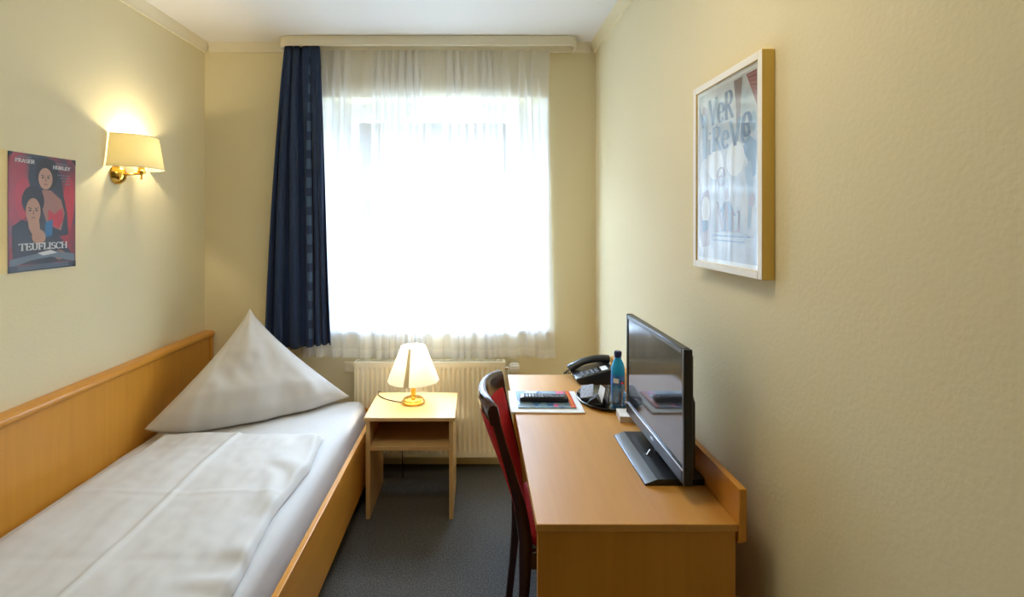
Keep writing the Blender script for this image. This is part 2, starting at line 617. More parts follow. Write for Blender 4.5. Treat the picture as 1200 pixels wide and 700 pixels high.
sc_ = thing("sheer_curtain", "long white sheer voile curtain hanging across the window", "curtain", (-.3, 3.126, ZB))
MB().grid(lambda u, v: sheer_pt(u, v * .972), NP * 18, 40).build("voile_panel", "sheer", sc_, angle=180, fix=False)
MB().grid(lambda u, v: sheer_pt(u, .972 + v * .028), NP * 18, 2).build("hem", "hem", sc_, angle=180, fix=False)

# ------------------------------------------------------------------ navy curtain
NB = 6


def navy_pt(u, v):
    # outline follows the photograph: gathered at the top, wider at the bottom
    e = v ** .75
    x0 = -1.134 + (-1.250 + 1.134) * e
    x1 = -.930 + (-.858 + .930) * v
    g = u + .02 * math.sin(u * 13 + 1)
    th = 2 * math.pi * (NB * g + .35 * math.sin(7 * u) + .25 * math.sin(2.2 * v + u * 5))
    amp = .012 + .011 * smooth(0, .6, v)
    lat = .010 * math.sin(2 * th) * (1 - .5 * v)
    fall = noise.noise(Vector((u * 6, v * 1.2, 9))) * .012 * v
    x = x0 + (x1 - x0) * u + lat * (1 if .04 < u < .96 else 0)
    y = 3.064 + amp * math.cos(th) + fall * .5
    z = 2.50 + (.738 - 2.50) * v + .012 * v * math.sin(u * 5.2 + 2.6)
    return (x, y, z)


nc = MB().grid(navy_pt, 200, 60)
nco = nc.build("blackout_curtain", "navy", None, angle=180, fix=False, loc=(-1.05, 3.058, .74))
md = nco.modifiers.new("Solidify", "SOLIDIFY")
md.thickness = .0025
tag(nco, "navy blue heavy curtain gathered at the left of the window", "curtain")

# ------------------------------------------------------------------ radiator
RX0, RX1, RZ0, RZ1 = -.726, .160, .085, .645
RY0, RY1 = 3.062, 3.135
rad = thing("radiator", "cream ribbed panel radiator on the wall under the window", "radiator", ((RX0 + RX1) / 2, 3.10, 0.085))
NR = 31


def rad_pt(u, v):
    x = RX0 + (RX1 - RX0) * u
    z = RZ0 + (RZ1 - .012 - RZ0) * v
    edge = smooth(0, .010, u) * smooth(0, .010, 1 - u)
    f = smooth(.055, .085, v) * smooth(.045, .075, 1 - v) * edge
    r = .5 - .5 * math.cos(2 * math.pi * NR * u)
    r = smooth(.15, .85, r)
    return (x, RY0 + .013 * (1 - r) * f, z)


MB().grid(rad_pt, NR * 10, 44).build("front_panel", "enamel", rad, angle=60, fix=False)
bk = MB()
bk.box(RX0, RX1, RY1 - .012, RY1, RZ0, RZ1 - .012)
bk.build("rear_panel", "enamel", rad)
sd = MB()
sd.box(RX0, RX0 + .002, RY0, RY1 - .012, RZ0, RZ1 - .012)
sd.box(RX1 - .002, RX1, RY0, RY1 - .012, RZ0, RZ1 - .012)
sd.box(RX0, RX1, RY0 + .001, RY1 - .012, RZ0, RZ0 + .002)
sd.build("side_cover", "enamel", rad)
gr = MB()
gr.box(RX0 - .003, RX1 + .003, RY0 - .002, RY0 + .010, RZ1 - .012, RZ1)
gr.box(RX0 - .003, RX1 + .003, RY1 - .010, RY1 + .002, RZ1 - .012, RZ1)
gr.box(RX0 - .003, RX0 + .010, RY0 + .010, RY1 - .010, RZ1 - .012, RZ1)
gr.box(RX1 - .010, RX1 + .003, RY0 + .010, RY1 - .010, RZ1 - .012, RZ1)
for k in range(72):
    x = RX0 + .014 + (RX1 - RX0 - .03) * k / 71
    gr.box(x, x + .006, RY0 + .010, RY1 - .010, RZ1 - .006, RZ1)
gr.build("top_grille", "enamel", rad)
MB().box(RX0 + .03, RX1 - .03, RY1, YB - .0005, .30, .34).build("wall_bracket", "enamel", rad)
vb = thing("radiator_valve", "white radiator thermostat knob beside the radiator's right end", "valve", (.20, 3.10, .60))
R90 = Matrix.Rotation(math.radians(90), 4, "Y")
k1 = MB().lathe([(0, -.03), (.018, -.03), (.027, -.022), (.029, 0), (.029, .02), (.023, .03), (0, .031)], (0, 0, 0), 24)
for a in range(12):
    ang = a * math.pi / 6
    k1.box(.0285 * math.cos(ang) - .003, .0285 * math.cos(ang) + .003, .0285 * math.sin(ang) - .003, .0285 * math.sin(ang) + .003, -.016, .02)
k1.xform(Matrix.Translation((.215, 3.10, .601)) @ R90)
k1.build("knob", "white_plastic", vb)
MB().tube([(.160, 3.10, .601), (.185, 3.10, .601)], .010, 14).build("connector", "chrome", vb)
MB().tube([(.178, 3.10, .601), (.178, 3.10, .56), (.178, 3.125, .54), (.178, 3.159, .54)], .007, 10).build("pipe", "white_plastic", vb)

so = thing("wall_socket", "cream wall socket plate beside the radiator's left end", "socket", (-.77, YB, .59))
MB().box(-.806, -.741, YB - .012, YB - .0005, .558, .623).build("plate", "cream_plastic", so, bevel=.004)
sk = MB().lathe([(.022, 0), (.022, .004), (.018, .004), (.017, -.001), (0, -.001)], (0, 0, 0), 28)
sk.xform(Matrix.Translation((-.7735, YB - .0125, .5905)) @ Matrix.Rotation(math.radians(90), 4, "X"))
sk.build("socket_ring", "cream_plastic", so)

# ------------------------------------------------------------------ bed
BX0, BX1, BY0, BY1 = -1.600, -.583, 1.02, 3.056
bed = thing("bed", "beech single bed frame with long side panel along the wall", "bed", (-1.1, 2.05, 0))
MB().box(BX1 - .022, BX1, BY0, BY1, .105, .380).build("side_rail", "beech_y", bed, bevel=.003)
MB().box(BX0, BX1 - .022, BY0, BY0 + .022, .105, .380).build("foot_rail", "beech_x", bed, bevel=.003)
MB().box(BX0, BX1 - .022, BY1 - .022, BY1, .105, .380).build("head_rail", "beech_x", bed, bevel=.003)
pm = MB()
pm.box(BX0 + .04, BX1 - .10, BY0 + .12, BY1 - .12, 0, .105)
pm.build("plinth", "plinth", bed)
MB().box(BX0 + .002, BX1 - .024, BY0 + .024, BY1 - .024, .105, .14).build("slatted_base", "beech_x", bed)
MB().box(XL + .0005, BX0 - .008, BY0, YB - .006, .02, .785).build("wall_panel", "beech_z", bed, bevel=.002)
capb = MB()
cp = [(-.004, 0), (.047, 0), (.056, .004), (.060, .014), (.058, .024), (.050, .031), (.038, .033), (-.004, .033)]
capb.prism([(u + .0045, w) for u, w in cp], lambda u, v, w: (XL + u, w, .780 + v), BY0, YB - .003)
capb.prism([(0.0005, .02), (.047, .02), (.055, .03), (.055, .80), (0.0005, .80)], lambda u, v, w: (XL + u, w, v), YB - .034, YB - .004)
capb.build("panel_lip", "beech_y", bed, bevel=.003)


def mattress_pt(u, v, grow=0.0):
    pass


def rbox(name, mat, x0, x1, y0, y1, z0, z1, r, parent=None, nz=None, disp=None, nx=40, ny=70, loc=None, puff=0.0):
    """soft rounded slab: top sheet draped to the sides"""
    mb = MB()
    prof = []
    # across-section parameter: go from bottom-left up over to bottom-right
    def sect(u):
        # u 0..1 -> (fx 0..1, h 0..1)
        pass
    L = (z1 - z0 - r)
    arc = math.pi * r / 2
    W = (x1 - x0 - 2 * r)
    tot = 2 * (L + arc) + W

    def xz(u):
        s = u * tot
        if s < L:
            return x0, z0 + s
        s -= L
        if s < arc:
            a = s / r
            return x0 + r - r * math.cos(a), z1 - r + r * math.sin(a)
        s -= arc
        if s < W:
            return x0 + r + s, z1
        s -= W
        if s < arc:
            a = s / r
            return x1 - r + r * math.sin(a), z1 - r + r * math.cos(a)
        s -= arc
        return x1, z1 - r - s

    def fn(u, v):
        x, z = xz(u)
        y = y0 + (y1 - y0) * v
        # round the ends in y
        e = 0.0
        for d_ in (y - y0, y1 - y):
            if d_ < r:
                e = max(e, r - math.sqrt(max(0, r * r - (r - d_) ** 2)))
        z = max(z0, z - e * (z - z0) / (z1 - z0))
        p = Vector((x, y, z))
        if disp:
            p += disp(p, (z - z0) / (z1 - z0))
        return p

    mb.grid(fn, nx, ny)
    mb.grid(lambda u, v: (x0 + (x1 - x0) * u, y0 + (y1 - y0) * v, z0), 1, 1)
    return mb.build(name, mat, parent, angle=180, loc=loc)


def mat_disp(p, h):
    n_ = noise.noise(p * 5.0) * .006 + noise.noise(p * 14.0) * .002
    side = smooth(-.72, -.66, p.x) * (1 - h) * .040
    return Vector((side + n_ * .4, 0, n_ * h))


mo = rbox("mattress", "sheet", -1.597, -.660, BY0 + .03, BY1 - .024, .1405, .432, .035, None, disp=mat_disp, nx=60, ny=90, loc=(-1.12, 2.05, .14))
tag(mo, "white sheeted mattress lying in the beech bed frame", "mattress")


# duvet: folded flat cover lying on the mattress
def duvet():
    mb = MB()
    nu, nv = 90, 150
    yA, yB_ = 1.10, 2.475
    H = .034

    def edge_x(v):
        y = yA + (yB_ - yA) * v
        l = -1.505 + .012 * math.sin(y * 6)
        r_ = -.722 + .040 * (1 - v) + .012 * math.sin(y * 9 + 1) + .008 * noise.noise(Vector((0, y * 9, 2)))
        return l, r_

    def fn(u, v):
        l, r_ = edge_x(v)
        x = l + (r_ - l) * u
        y = yA + (yB_ - yA) * v + .015 * math.sin(u * 3.0 + .4) * v
        d = min(u, 1 - u) * (r_ - l)
        d2 = min(1 - v, v) * (yB_ - yA)
        rr = .024
        hh = 1.0
        for q in (d, d2):
            if q < rr:
                hh = min(hh, math.sqrt(max(0, 1 - (1 - q / rr) ** 2)))
        cre = -1.08 + .10 * (1 - v) * 0
        # lengthwise crease and two cross folds
        c = .0075 * math.exp(-((x - (-1.115 + .02 * math.sin(y * 2))) / .010) ** 2)
        f1 = .0022 * math.exp(-((y - 1.93) / .012) ** 2) - .0015 * math.exp(-((y - 1.55) / .02) ** 2)
        p = Vector((x, y, 0))
        w = .010 * noise.noise(Vector((x * 3.2, y * 2.6, 5))) + .006 * noise.noise(Vector((x * 8, y * 5, 1))) + .0022 * noise.noise(Vector((x * 22, y * 16, 2)))
        side = smooth(.75, 1.0, u)
        w += side * .007 * math.sin(y * 26 + 6 * noise.noise(Vector((x * 4, y * 4, 0))) + x * 30)
        z = .440 + (H + w + c + f1) * hh
        return (x, y, max(.4405, z))

    mb.grid(fn, nu, nv)
    l0, r0 = edge_x(0)
    mb.grid(lambda u, v: (edge_x(v)[0] + (edge_x(v)[1] - edge_x(v)[0]) * u, yA + (yB_ - yA) * v + .015 * math.sin(u * 3.0 + .4) * v, .4395), 1, 30)
    return mb.build("duvet", "linen", None, angle=180, loc=(-1.1, 1.8, .44))


tag(duvet(), "white folded duvet lying flat on the mattress", "duvet")


# pillow: large square pillow folded on its diagonal into a standing triangle
def pillow():
    L = Vector((-1.572, 2.455, .492))
    R = Vector((-.745, 3.015, .458))
    A = Vector((-1.270, 2.900, .985))
    base = R - L
    mid = (L + R) / 2
    nrm = base.cross(A - mid).normalized()     # towards the camera / down the bed
    if nrm.y > 0:
        nrm = -nrm
    foot = L + base * .46

    def surf(side):
        def fn(u, v):
            # u across (-1..1), v up 0..1
            s = 2 * u - 1
            wdt = (1 - v) ** 1.28 + .030 * (1 - v) ** .3 * v ** .4 + .02 * v * 0
            c = foot.lerp(A, v)
            half = (base * .54) if s > 0 else (base * .46)
            p = c + half * (s * wdt)
            # thickness falls to the seams
            bx = max(0.0, 1 - abs(s) ** 3.2) ** .5
            by = min(1.0, (v + .02) * 7) ** .5
            tv = (1 - v) ** .75 + .03
            t = .115 * bx * by * tv + .004
            wr = .014 * noise.noise(p * 6.0) + .006 * noise.noise(p * 15.0) + .005 * math.sin(s * 26 + v * 9) * max(0, .45 - v) * 2 * abs(s)
            # a soft fold from the apex down
            fold = .016 * math.exp(-((s - .05 + .25 * v) / .30) ** 2) * v * (1 - v) * 4
            edge = min(1.0, (1 - abs(s)) * 4) * min(1, (1 - v) * 6)
            t += (wr + fold) * edge
            if side < 0:
                t = .11 * bx * tv * min(1, v * 3 + .35) + .004
                return p - nrm * t
            q = p + nrm * t
            # the lower edge billows forwards and rests on the mattress
            low = (1 - smooth(0, .22, v)) * (1 - abs(s) ** 4)
            q.z -= low * (q.z - .4432)
            q -= nrm * (low * .012)
            q.z = max(q.z, .443)
            return q
        return fn

    mb = MB()
    mb.grid(surf(1), 70, 60)
    mb.grid(surf(-1), 70, 60)
    # close the bottom
    f1, f2 = surf(1), surf(-1)
    mb.grid(lambda u, v: Vector(f1(u, 0)).lerp(Vector(f2(u, 0)), v), 70, 4)
    for i, p in enumerate(mb.v):
        if p.z < .4425:
            p.z = .4425
        if p.x < -1.592:
            p.x = -1.592
    o = mb.build("pillow", "linen", None, angle=180, loc=(-1.2, 2.85, .443))
    import bmesh
    bm = bmesh.new()
    bm.from_mesh(o.data)
    bmesh.ops.remove_doubles(bm, verts=bm.verts, dist=.0008)
    bmesh.ops.recalc_face_normals(bm, faces=bm.faces)
    bm.to_mesh(o.data)
    bm.free()
    return o


tag(pillow(), "large white pillow folded into a standing triangle at the bed head", "pillow")

# ------------------------------------------------------------------ bedside table
TX0, TX1, TY0, TY1, TZ = -.564, -.112, 2.57, 2.95, .504
nt_ = thing("bedside_table", "small beech bedside table with open shelf between bed and desk", "table", (-.34, 2.76, 0))
MB().box(TX0, TX1, TY0, TY1, TZ - .018, TZ).build("tabletop", "table_x", nt_, bevel=.002)
MB().box(TX0 + .010, TX0 + .030, TY0 + .006, TY1 - .004, 0, TZ - .018).build("side_panel", "table_z", nt_, bevel=.0015)
MB().box(TX1 - .030, TX1 - .010, TY0 + .006, TY1 - .004, 0, TZ - .018).build("side_panel", "table_z", nt_, bevel=.0015)
MB().box(TX0 + .030, TX1 - .030, TY0 + .012, TY1 - .012, .336, .358).build("shelf", "table_x", nt_, bevel=.0015)
MB().box(TX0 + .030, TX1 - .030, TY1 - .020, TY1 - .008, .358, TZ - .018).build("back_panel", "table_x", nt_)

# table lamp
lx, ly = -.345, 2.787
tl = thing("table_lamp", "lit brass table lamp with white conical shade on the bedside table", "lamp", (lx, ly, TZ))
MB().lathe([(0, 0.0005), (.060, .0005), (.062, .004), (.062, .010), (.058, .014), (.054, .016), (.054, .021), (.050, .025), (.030, .029), (.016, .031), (0, .031)], (lx, ly, TZ), 48).build("base", "brass", tl)
MB().lathe([(.016, .030), (.013, .034), (.0125, .10), (.015, .104), (.015, .118), (.013, .120), (.013, .165), (0, .165)], (lx, ly, TZ), 28).build("stem", "brass", tl)
ZS0, ZS1 = .625, .806
shd = MB()
prof = [(.137 + (.066 - .137) * (k / 10), ZS0 + (ZS1 - ZS0) * k / 10) for k in range(11)]
shd.lathe([(r, z) for r, z in prof] + [(r - .0018, z) for r, z in reversed(prof)] + [prof[0]], (lx, ly, 0), 64)
sho = shd.build("lamp_shade", "shade_white", tl, angle=50)
seam = MB()
aa = math.radians(-99)
seam.lathe([(r + .0012, z) for r, z in prof] + [(r - .003, z) for r, z in reversed(prof)] + [(prof[0][0] + .0012, prof[0][1])], (lx, ly, 0), 4, a0=aa - .10, a1=aa + .10)
seam.build("seam", "shade_seam", sho)["label"] = "beige seam strip"
MB().ellipsoid((lx, ly, .705), (.026, .026, .034)).build("bulb", "bulb", tl)
cd = [(lx - .058, ly - .01, TZ + .006), (lx - .10, ly + .01, TZ + .0035), (lx - .16, ly + .05, TZ + .0035), (lx - .20, ly + .10, TZ + .0035), (lx - .215, ly + .150, TZ + .0035), (lx - .214, ly + .166, TZ + .0030),
      (lx - .21, ly + .172, TZ - .01), (lx - .19, ly + .177, TZ - .06), (lx - .13, ly + .18, .36), (lx - .09, ly + .18, .26), (lx - .085, ly + .18, .12), (lx - .085, ly + .20, .004), (lx - .10, ly + .26, .004)]


def spline(pts, n=8):
    pts = [Vector(p) for p in pts]
    out = []
    for i in range(len(pts) - 1):
        p0, p1, p2, p3 = pts[max(i - 1, 0)], pts[i], pts[i + 1], pts[min(i + 2, len(pts) - 1)]
        for k in range(n):
            t = k / n
            out.append(.5 * ((2 * p1) + (p2 - p0) * t + (2 * p0 - 5 * p1 + 4 * p2 - p3) * t * t + (3 * p1 - p0 - 3 * p2 + p3) * t ** 3))
    out.append(pts[-1])
    return out


MB().tube(spline(cd, 5), .0025, 8).build("cord", "black_plastic", tl)

# ------------------------------------------------------------------ wall lamp
wl = thing("wall_lamp", "lit wall lamp with cream half shade and brass mount above the bed", "lamp", (XL, 2.465, 1.69))
wyc = 2.468


def half_shade(off):
    def fn(u, v):
        a = -math.pi / 2 + math.pi * u
        k = v
        ry = .156 + (.132 - .156) * k - off
        rx = .140 + (.118 - .140) * k - off
        return (XL + .004 + rx * math.cos(a), wyc + ry * math.sin(a), 1.722 + .150 * k)
    return fn


hs = MB()
hs.grid(half_shade(0), 48, 8)
hs.grid(half_shade(.002), 48, 8)
hso = hs.build("lamp_shade", "shade_cream", wl, angle=60)
rimm = MB()
for k, z in ((0, 1.7225), (1, 1.8715)):
    rimm.tube([half_shade(-.0005)(i / 40, k) for i in range(41)], .0018, 6)
rimm.build("rim", "cream_plastic", hso)
ros = MB().lathe([(0, .0), (.045, .0), (.046, .006), (.042, .014), (.033, .026), (.020, .034), (0, .037)], (0, 0, 0), 40)
ros.xform(Matrix.Translation((XL + .0005, 2.388, 1.688)) @ R90)
ros.build("wall_rosette", "brass", wl)
arm = spline([(XL + .030, 2.388, 1.688), (XL + .052, 2.392, 1.690), (XL + .060, 2.42, 1.694), (XL + .060, 2.468, 1.700)], 6)
MB().tube(arm, .006, 12).build("arm", "brass", wl)
MB().lathe([(0, -.030), (.005, -.030), (.006, -.026), (.004, -.022), (.004, -.006), (.016, -.002), (.018, .004), (.018, .012), (.014, .016), (.014, .055), (0, .055)], (XL + .060, 2.472, 1.702), 24).build("socket", "brass", wl)
MB().ellipsoid((XL + .060, 2.472, 1.795), (.022, .022, .034)).build("bulb", "bulb", wl)

# ------------------------------------------------------------------ lettering (broad pen strokes)
def arc(cx, cy, rx, ry, a0, a1, n=14):
    return [(cx + rx * math.cos(math.radians(a0 + (a1 - a0) * i / n)), cy + ry * math.sin(math.radians(a0 + (a1 - a0) * i / n))) for i in range(n + 1)]


G = {  # glyph: (advance, strokes) in a unit of cap height 1
    "T": (.78, [[(.39, 0), (.39, 1)], [(.02, 1), (.76, 1)], [(.04, .82), (.02, 1)], [(.74, .82), (.76, 1)], [(.24, 0), (.54, 0)]]),
    "E": (.70, [[(.16, 0), (.16, 1)], [(.04, 1), (.62, 1)], [(.04, 0), (.64, 0)], [(.16, .52), (.48, .52)], [(.62, 1), (.62, .80)], [(.64, 0), (.66, .22)], [(.48, .40), (.48, .64)]]),
    "U": (.80, [[(.16, 1), (.16, .32)] + arc(.41, .30, .25, .30, 180, 360) + [(.66, 1)], [(.02, 1), (.30, 1)], [(.54, 1), (.78, 1)]]),
    "F": (.66, [[(.16, 0), (.16, 1)], [(.04, 1), (.60, 1)], [(.16, .52), (.46, .52)], [(.60, 1), (.60, .80)], [(.04, 0), (.32, 0)], [(.46, .40), (.46, .64)]]),
    "L": (.64, [[(.16, 0), (.16, 1)], [(.04, 0), (.58, 0)], [(.58, 0), (.60, .24)], [(.04, 1), (.32, 1)]]),
    "I": (.36, [[(.18, 0), (.18, 1)], [(.04, 0), (.32, 0)], [(.04, 1), (.32, 1)]]),
    "S": (.60, [arc(.30, .75, .22, .24, 20, 270, 16) + arc(.30, .26, .23, .25, 90, -160, 16)]),
    "C": (.74, [arc(.40, .5, .34, .50, 45, 315, 24), [(.66, .72), (.66, .98)]]),
    "H": (.84, [[(.16, 0), (.16, 1)], [(.68, 0), (.68, 1)], [(.16, .52), (.68, .52)], [(.04, 0), (.30, 0)], [(.04, 1), (.30, 1)], [(.56, 0), (.80, 0)], [(.56, 1), (.80, 1)]]),
    "R": (.76, [[(.16, 0), (.16, 1)], [(.04, 1), (.34, 1)] + arc(.36, .76, .24, .24, 90, -90) + [(.16, .52)], [(.34, .52), (.66, .02), (.76, 0)], [(.04, 0), (.30, 0)]]),
    "A": (.82, [[(.10, 0), (.40, 1)], [(.40, 1), (.70, 0)], [(.20, .34), (.60, .34)], [(.0, 0), (.20, 0)], [(.58, 0), (.82, 0)]]),
    "Y": (.78, [[(.38, 0), (.38, .45)], [(.38, .45), (.08, 1)], [(.38, .45), (.68, 1)], [(.24, 0), (.52, 0)], [(.0, 1), (.2, 1)], [(.58, 1), (.78, 1)]]),
    "V": (.80, [[(.08, 1), (.40, 0)], [(.40, 0), (.70, 1)], [(.0, 1), (.22, 1)], [(.58, 1), (.82, 1)]]),
    "e": (.62, [[(.09, .36), (.54, .36)] + arc(.31, .36, .23, .34, 0, 180, 14) + arc(.31, .36, .23, .36, 180, 320, 12)]),
    "i": (.34, [[(.17, 0), (.17, .66)], [(.05, 0), (.29, 0)], [(.05, .66), (.17, .66)], [(.13, .9), (.21, .9), (.21, .98), (.13, .98)]]),
    "M": (1.0, [[(.14, 0), (.18, 1)], [(.18, 1), (.48, .05)], [(.48, .05), (.78, 1)], [(.78, 1), (.84, 0)], [(.02, 0), (.26, 0)], [(.72, 0), (.96, 0)], [(.06, 1), (.2, 1)], [(.78, 1), (.92, 1)]]),
    "u": (.70, [[(.14, .66), (.14, .22)] + arc(.33, .22, .19, .22, 180, 350) + [(.54, .66)], [(.54, .66), (.54, 0)], [(.54, 0), (.66, 0)], [(.02, .66), (.14, .66)], [(.42, .66), (.54, .66)]]),
}


class Flat:
    """layered flat artwork on a sheet: fn(u, v, h) maps sheet coordinates (metres) to the world"""

    def __init__(s, fn):
        s.mb, s.fn, s.h = MB(), fn, 0.0

    def poly(s, pts, mi):
        s.h += .00002
        s.mb.add([s.fn(u, v, s.h) for u, v in pts], [list(range(len(pts)))], mi)

    def rect(s, u0, v0, u1, v1, mi):
        s.poly([(u0, v0), (u1, v0), (u1, v1), (u0, v1)], mi)

    def ell(s, cu, cv, ru, rv, mi, rot=0, n=28):
        c, d = math.cos(math.radians(rot)), math.sin(math.radians(rot))
        s.poly([(cu + ru * math.cos(a) * c - rv * math.sin(a) * d, cv + ru * math.cos(a) * d + rv * math.sin(a) * c) for a in [2 * math.pi * i / n for i in range(n)]], mi)

    def text(s, txt, u, v, h, mi, width=None, thick=.15, thin=.05, gap=.0, slant=0.0):
        adv = sum(G[c][0] + gap if c != " " else .4 for c in txt)
        sx = (width / adv) if width else h
        s.h += .00002
        for c in txt:
            if c == " ":
                u += .4 * sx
                continue
            a, strokes = G[c]
            for st in strokes:
                for (x0, y0), (x1, y1) in zip(st[:-1], st[1:]):
                    dx, dy = (x1 - x0), (y1 - y0)
                    l = math.hypot(dx, dy) or 1
                    t = thin + (thick - thin) * abs(dy / l) ** 1.2
                    nx, ny = -dy / l * t / 2, dx / l * t / 2
                    ex, ey = dx / l * .01, dy / l * .01
                    q = [(x0 - ex + nx, y0 - ey + ny), (x1 + ex + nx, y1 + ey + ny), (x1 + ex - nx, y1 + ey - ny), (x0 - ex - nx, y0 - ey - ny)]
                    s.mb.add([s.fn(u + (x + slant * y) * sx, v + y * h, s.h) for x, y in q], [(0, 1, 2, 3)], mi)
            u += (a + gap) * sx


# ------------------------------------------------------------------ film poster on the left wall
PY0, PY1, PZ0, PZ1 = 1.834, 2.142, 1.291, 1.7245
pw, phh = PY1 - PY0, PZ1 - PZ0


def lp(u, v, h):
    return (XL + .0016 + h, PY0 + u, PZ0 + v)


m, nt, b = new_mat("dark_red_poster_print")
tc = nt.nodes.new("ShaderNodeTexCoord")
nz = nt.nodes.new("ShaderNodeTexNoise")
nz.inputs["Scale"].default_value = 9
nz.inputs["Detail"].default_value = 3
mpn = nt.nodes.new("ShaderNodeMapping")
mpn.inputs["Scale"].default_value = (1, 1, .55)
mpn.inputs["Location"].default_value = (0, .62, .35)
nt.links.new(tc.outputs["Object"], mpn.inputs["Vector"])
nt.links.new(mpn.outputs["Vector"], nz.inputs["Vector"])
rp = nt.nodes.new("ShaderNodeValToRGB")
rp.color_ramp.elements[0].position = .42
rp.color_ramp.elements[1].position = .64
rp.color_ramp.elements[0].color = (0.040, 0.040, 0.050, 1)
rp.color_ramp.elements[1].color = (0.34, 0.025, 0.035, 1)
nt.links.new(nz.outputs["Fac"], rp.inputs["Fac"])
nt.links.new(rp.outputs["Color"], b.inputs["Base Color"])
b.inputs["Roughness"].default_value = .35
M["poster_ground"] = m
PC = ["poster_ground"]


def pcol(name, col, rough=.38):
    M[name] = plain(name, col, rough)
    PC.append(name)
    return len(PC) - 1


c_dark = pcol("poster_print_charcoal", (.028, .028, .038, 1))
c_skin = pcol("poster_print_skin", (.46, .25, .16, 1))
c_skin2 = pcol("poster_print_deep_skin", (.30, .13, .09, 1))
c_red = pcol("poster_print_red", (.42, .025, .035, 1))
c_blue = pcol("poster_print_blue", (.025, .13, .30, 1))
c_white = pcol("poster_print_white", (.62, .62, .62, 1))
c_grey = pcol("poster_print_grey", (.13, .16, .20, 1))
c_hair = pcol("poster_print_brown_black", (.018, .012, .012, 1))

fp = thing("film_poster", "unframed dark red film poster with two figures on left wall", "poster", (XL, (PY0 + PY1) / 2, PZ0))
fl = Flat(lp)
nu_, nv_ = 14, 18
fl.mb.grid(lambda u, v: lp(u * pw, v * phh, 0), nu_, nv_, 0)
U, V = pw / 100.0, phh / 100.0      # percent of the sheet


def E(cu, cv, ru, rv, mi, rot=0):
    fl.ell(cu * U, cv * V, ru * U, rv * V, mi, rot)


def Pg(pts, mi):
    fl.poly([(a * U, b_ * V) for a, b_ in pts], mi)


# generic pair of figures, plain shapes without features
E(20, 62, 11, 17, c_red)
E(89, 60, 9, 24, c_red)
Pg([(30, 97), (50, 99), (66, 97), (76, 84), (80, 66), (86, 50), (88, 30), (60, 28), (44, 40), (34, 60), (27, 80)], c_dark)
E(54, 84, 17, 14, c_hair)
E(52, 80, 10.5, 9.5, c_skin)
Pg([(47, 70), (60, 70), (76, 62), (82, 50), (76, 34), (54, 40), (46, 56)], c_skin2)
Pg([(56, 53), (66, 49), (78, 55), (80, 44), (72, 36), (56, 40)], c_red)
E(64, 58, 9, 7, c_skin2)
Pg([(6, 6), (5, 38), (18, 44), (34, 40), (52, 42), (66, 34), (80, 24), (94, 12), (94, 6)], c_dark)
E(34, 60, 16, 13, c_hair)
E(34, 51, 10.5, 11.5, c_skin)
Pg([(26, 45), (42, 45), (44, 34), (34, 30), (28, 36)], c_skin)
Pg([(52, 42), (63, 44), (62, 30), (50, 28)], c_blue)
E(42, 29, 10, 6.5, c_skin, -20)
E(74, 12, 8, 4.5, c_skin2)
Pg([(2, 4), (30, 9), (60, 11), (98, 5), (98, 12), (66, 16), (34, 14), (2, 11)], c_grey)
Pg([(40, 15), (60, 17), (70, 14), (48, 12.5)], c_white)
for (cx_, cy_, k_) in ((52, 80, 1.0), (34, 51, 1.08)):      # plain faces
    for sg in (-1, 1):
        Pg([(cx_ + sg * 2.0 * k_, cy_ + 2.6 * k_), (cx_ + sg * 6.4 * k_, cy_ + 3.2 * k_), (cx_ + sg * 6.6 * k_, cy_ + 2.5 * k_), (cx_ + sg * 2.0 * k_, cy_ + 1.9 * k_)], c_hair)
        E(cx_ + sg * 4.2 * k_, cy_ + .8 * k_, 1.7 * k_, .7 * k_, c_hair)
    Pg([(cx_ - .3, cy_ + 1.5), (cx_ + .6, cy_ + 1.5), (cx_ + 1.8, cy_ - 2.6), (cx_ - 1.2, cy_ - 2.6)], c_skin2)
    E(cx_, cy_ - 5.0 * k_, 3.0 * k_, .8 * k_, c_skin2)
fl.rect(0, 0, 100 * U, 5.5 * V, c_dark)
fl.text("TEUFLISCH", 14 * U, 18.0 * V, 5.6 * V, c_white, width=72 * U, thick=.20, thin=.09)
fl.text("FRASER", 9 * U, 92.0 * V, 3.0 * V, c_white, width=27 * U, thick=.22, thin=.13)
fl.text("HURLEY", 63 * U, 89.5 * V, 3.0 * V, c_white, width=28 * U, thick=.22, thin=.13)
fl.rect(13 * U, 96.2 * V, 31 * U, 97.2 * V, c_grey)
fl.rect(68 * U, 94 * V, 86 * U, 95 * V, c_grey)
for k, (a, b_) in enumerate(((70, 91), (74, 91), (78, 91), (82, 91))):
    fl.rect(a * U, (84 - 2.6 * k) * V, b_ * U, (84.7 - 2.6 * k) * V, c_grey)
for k in range(3):
    fl.rect(12 * U, (4.4 - 1.3 * k) * V, 88 * U, (4.9 - 1.3 * k) * V, c_grey)
fl.mb.build("printed_sheet", PC, fp, fix=False, angle=60)
for (u0, v0, du, dv) in ((0, phh, 1, -1), (pw, phh, -1, -1), (pw, 0, -1, 1)):
    a_ = .022
    q = [(u0, v0), (u0 + du * a_, v0), (u0, v0 + dv * a_)]
    MB().prism(q, lp, .0004, .0012).build("corner_tape", "black_plastic", fp)
yp = MB().box(XL + .0003, XL + .0013, 1.55, 1.831, 1.293, 1.727)
tag(yp.build("paper_sheet", plain("pale_yellow_paper", (.80, .63, .30, 1), .7), None, loc=(XL, 1.69, 1.29)), "plain pale yellow sheet on left wall beside the film poster", "paper")

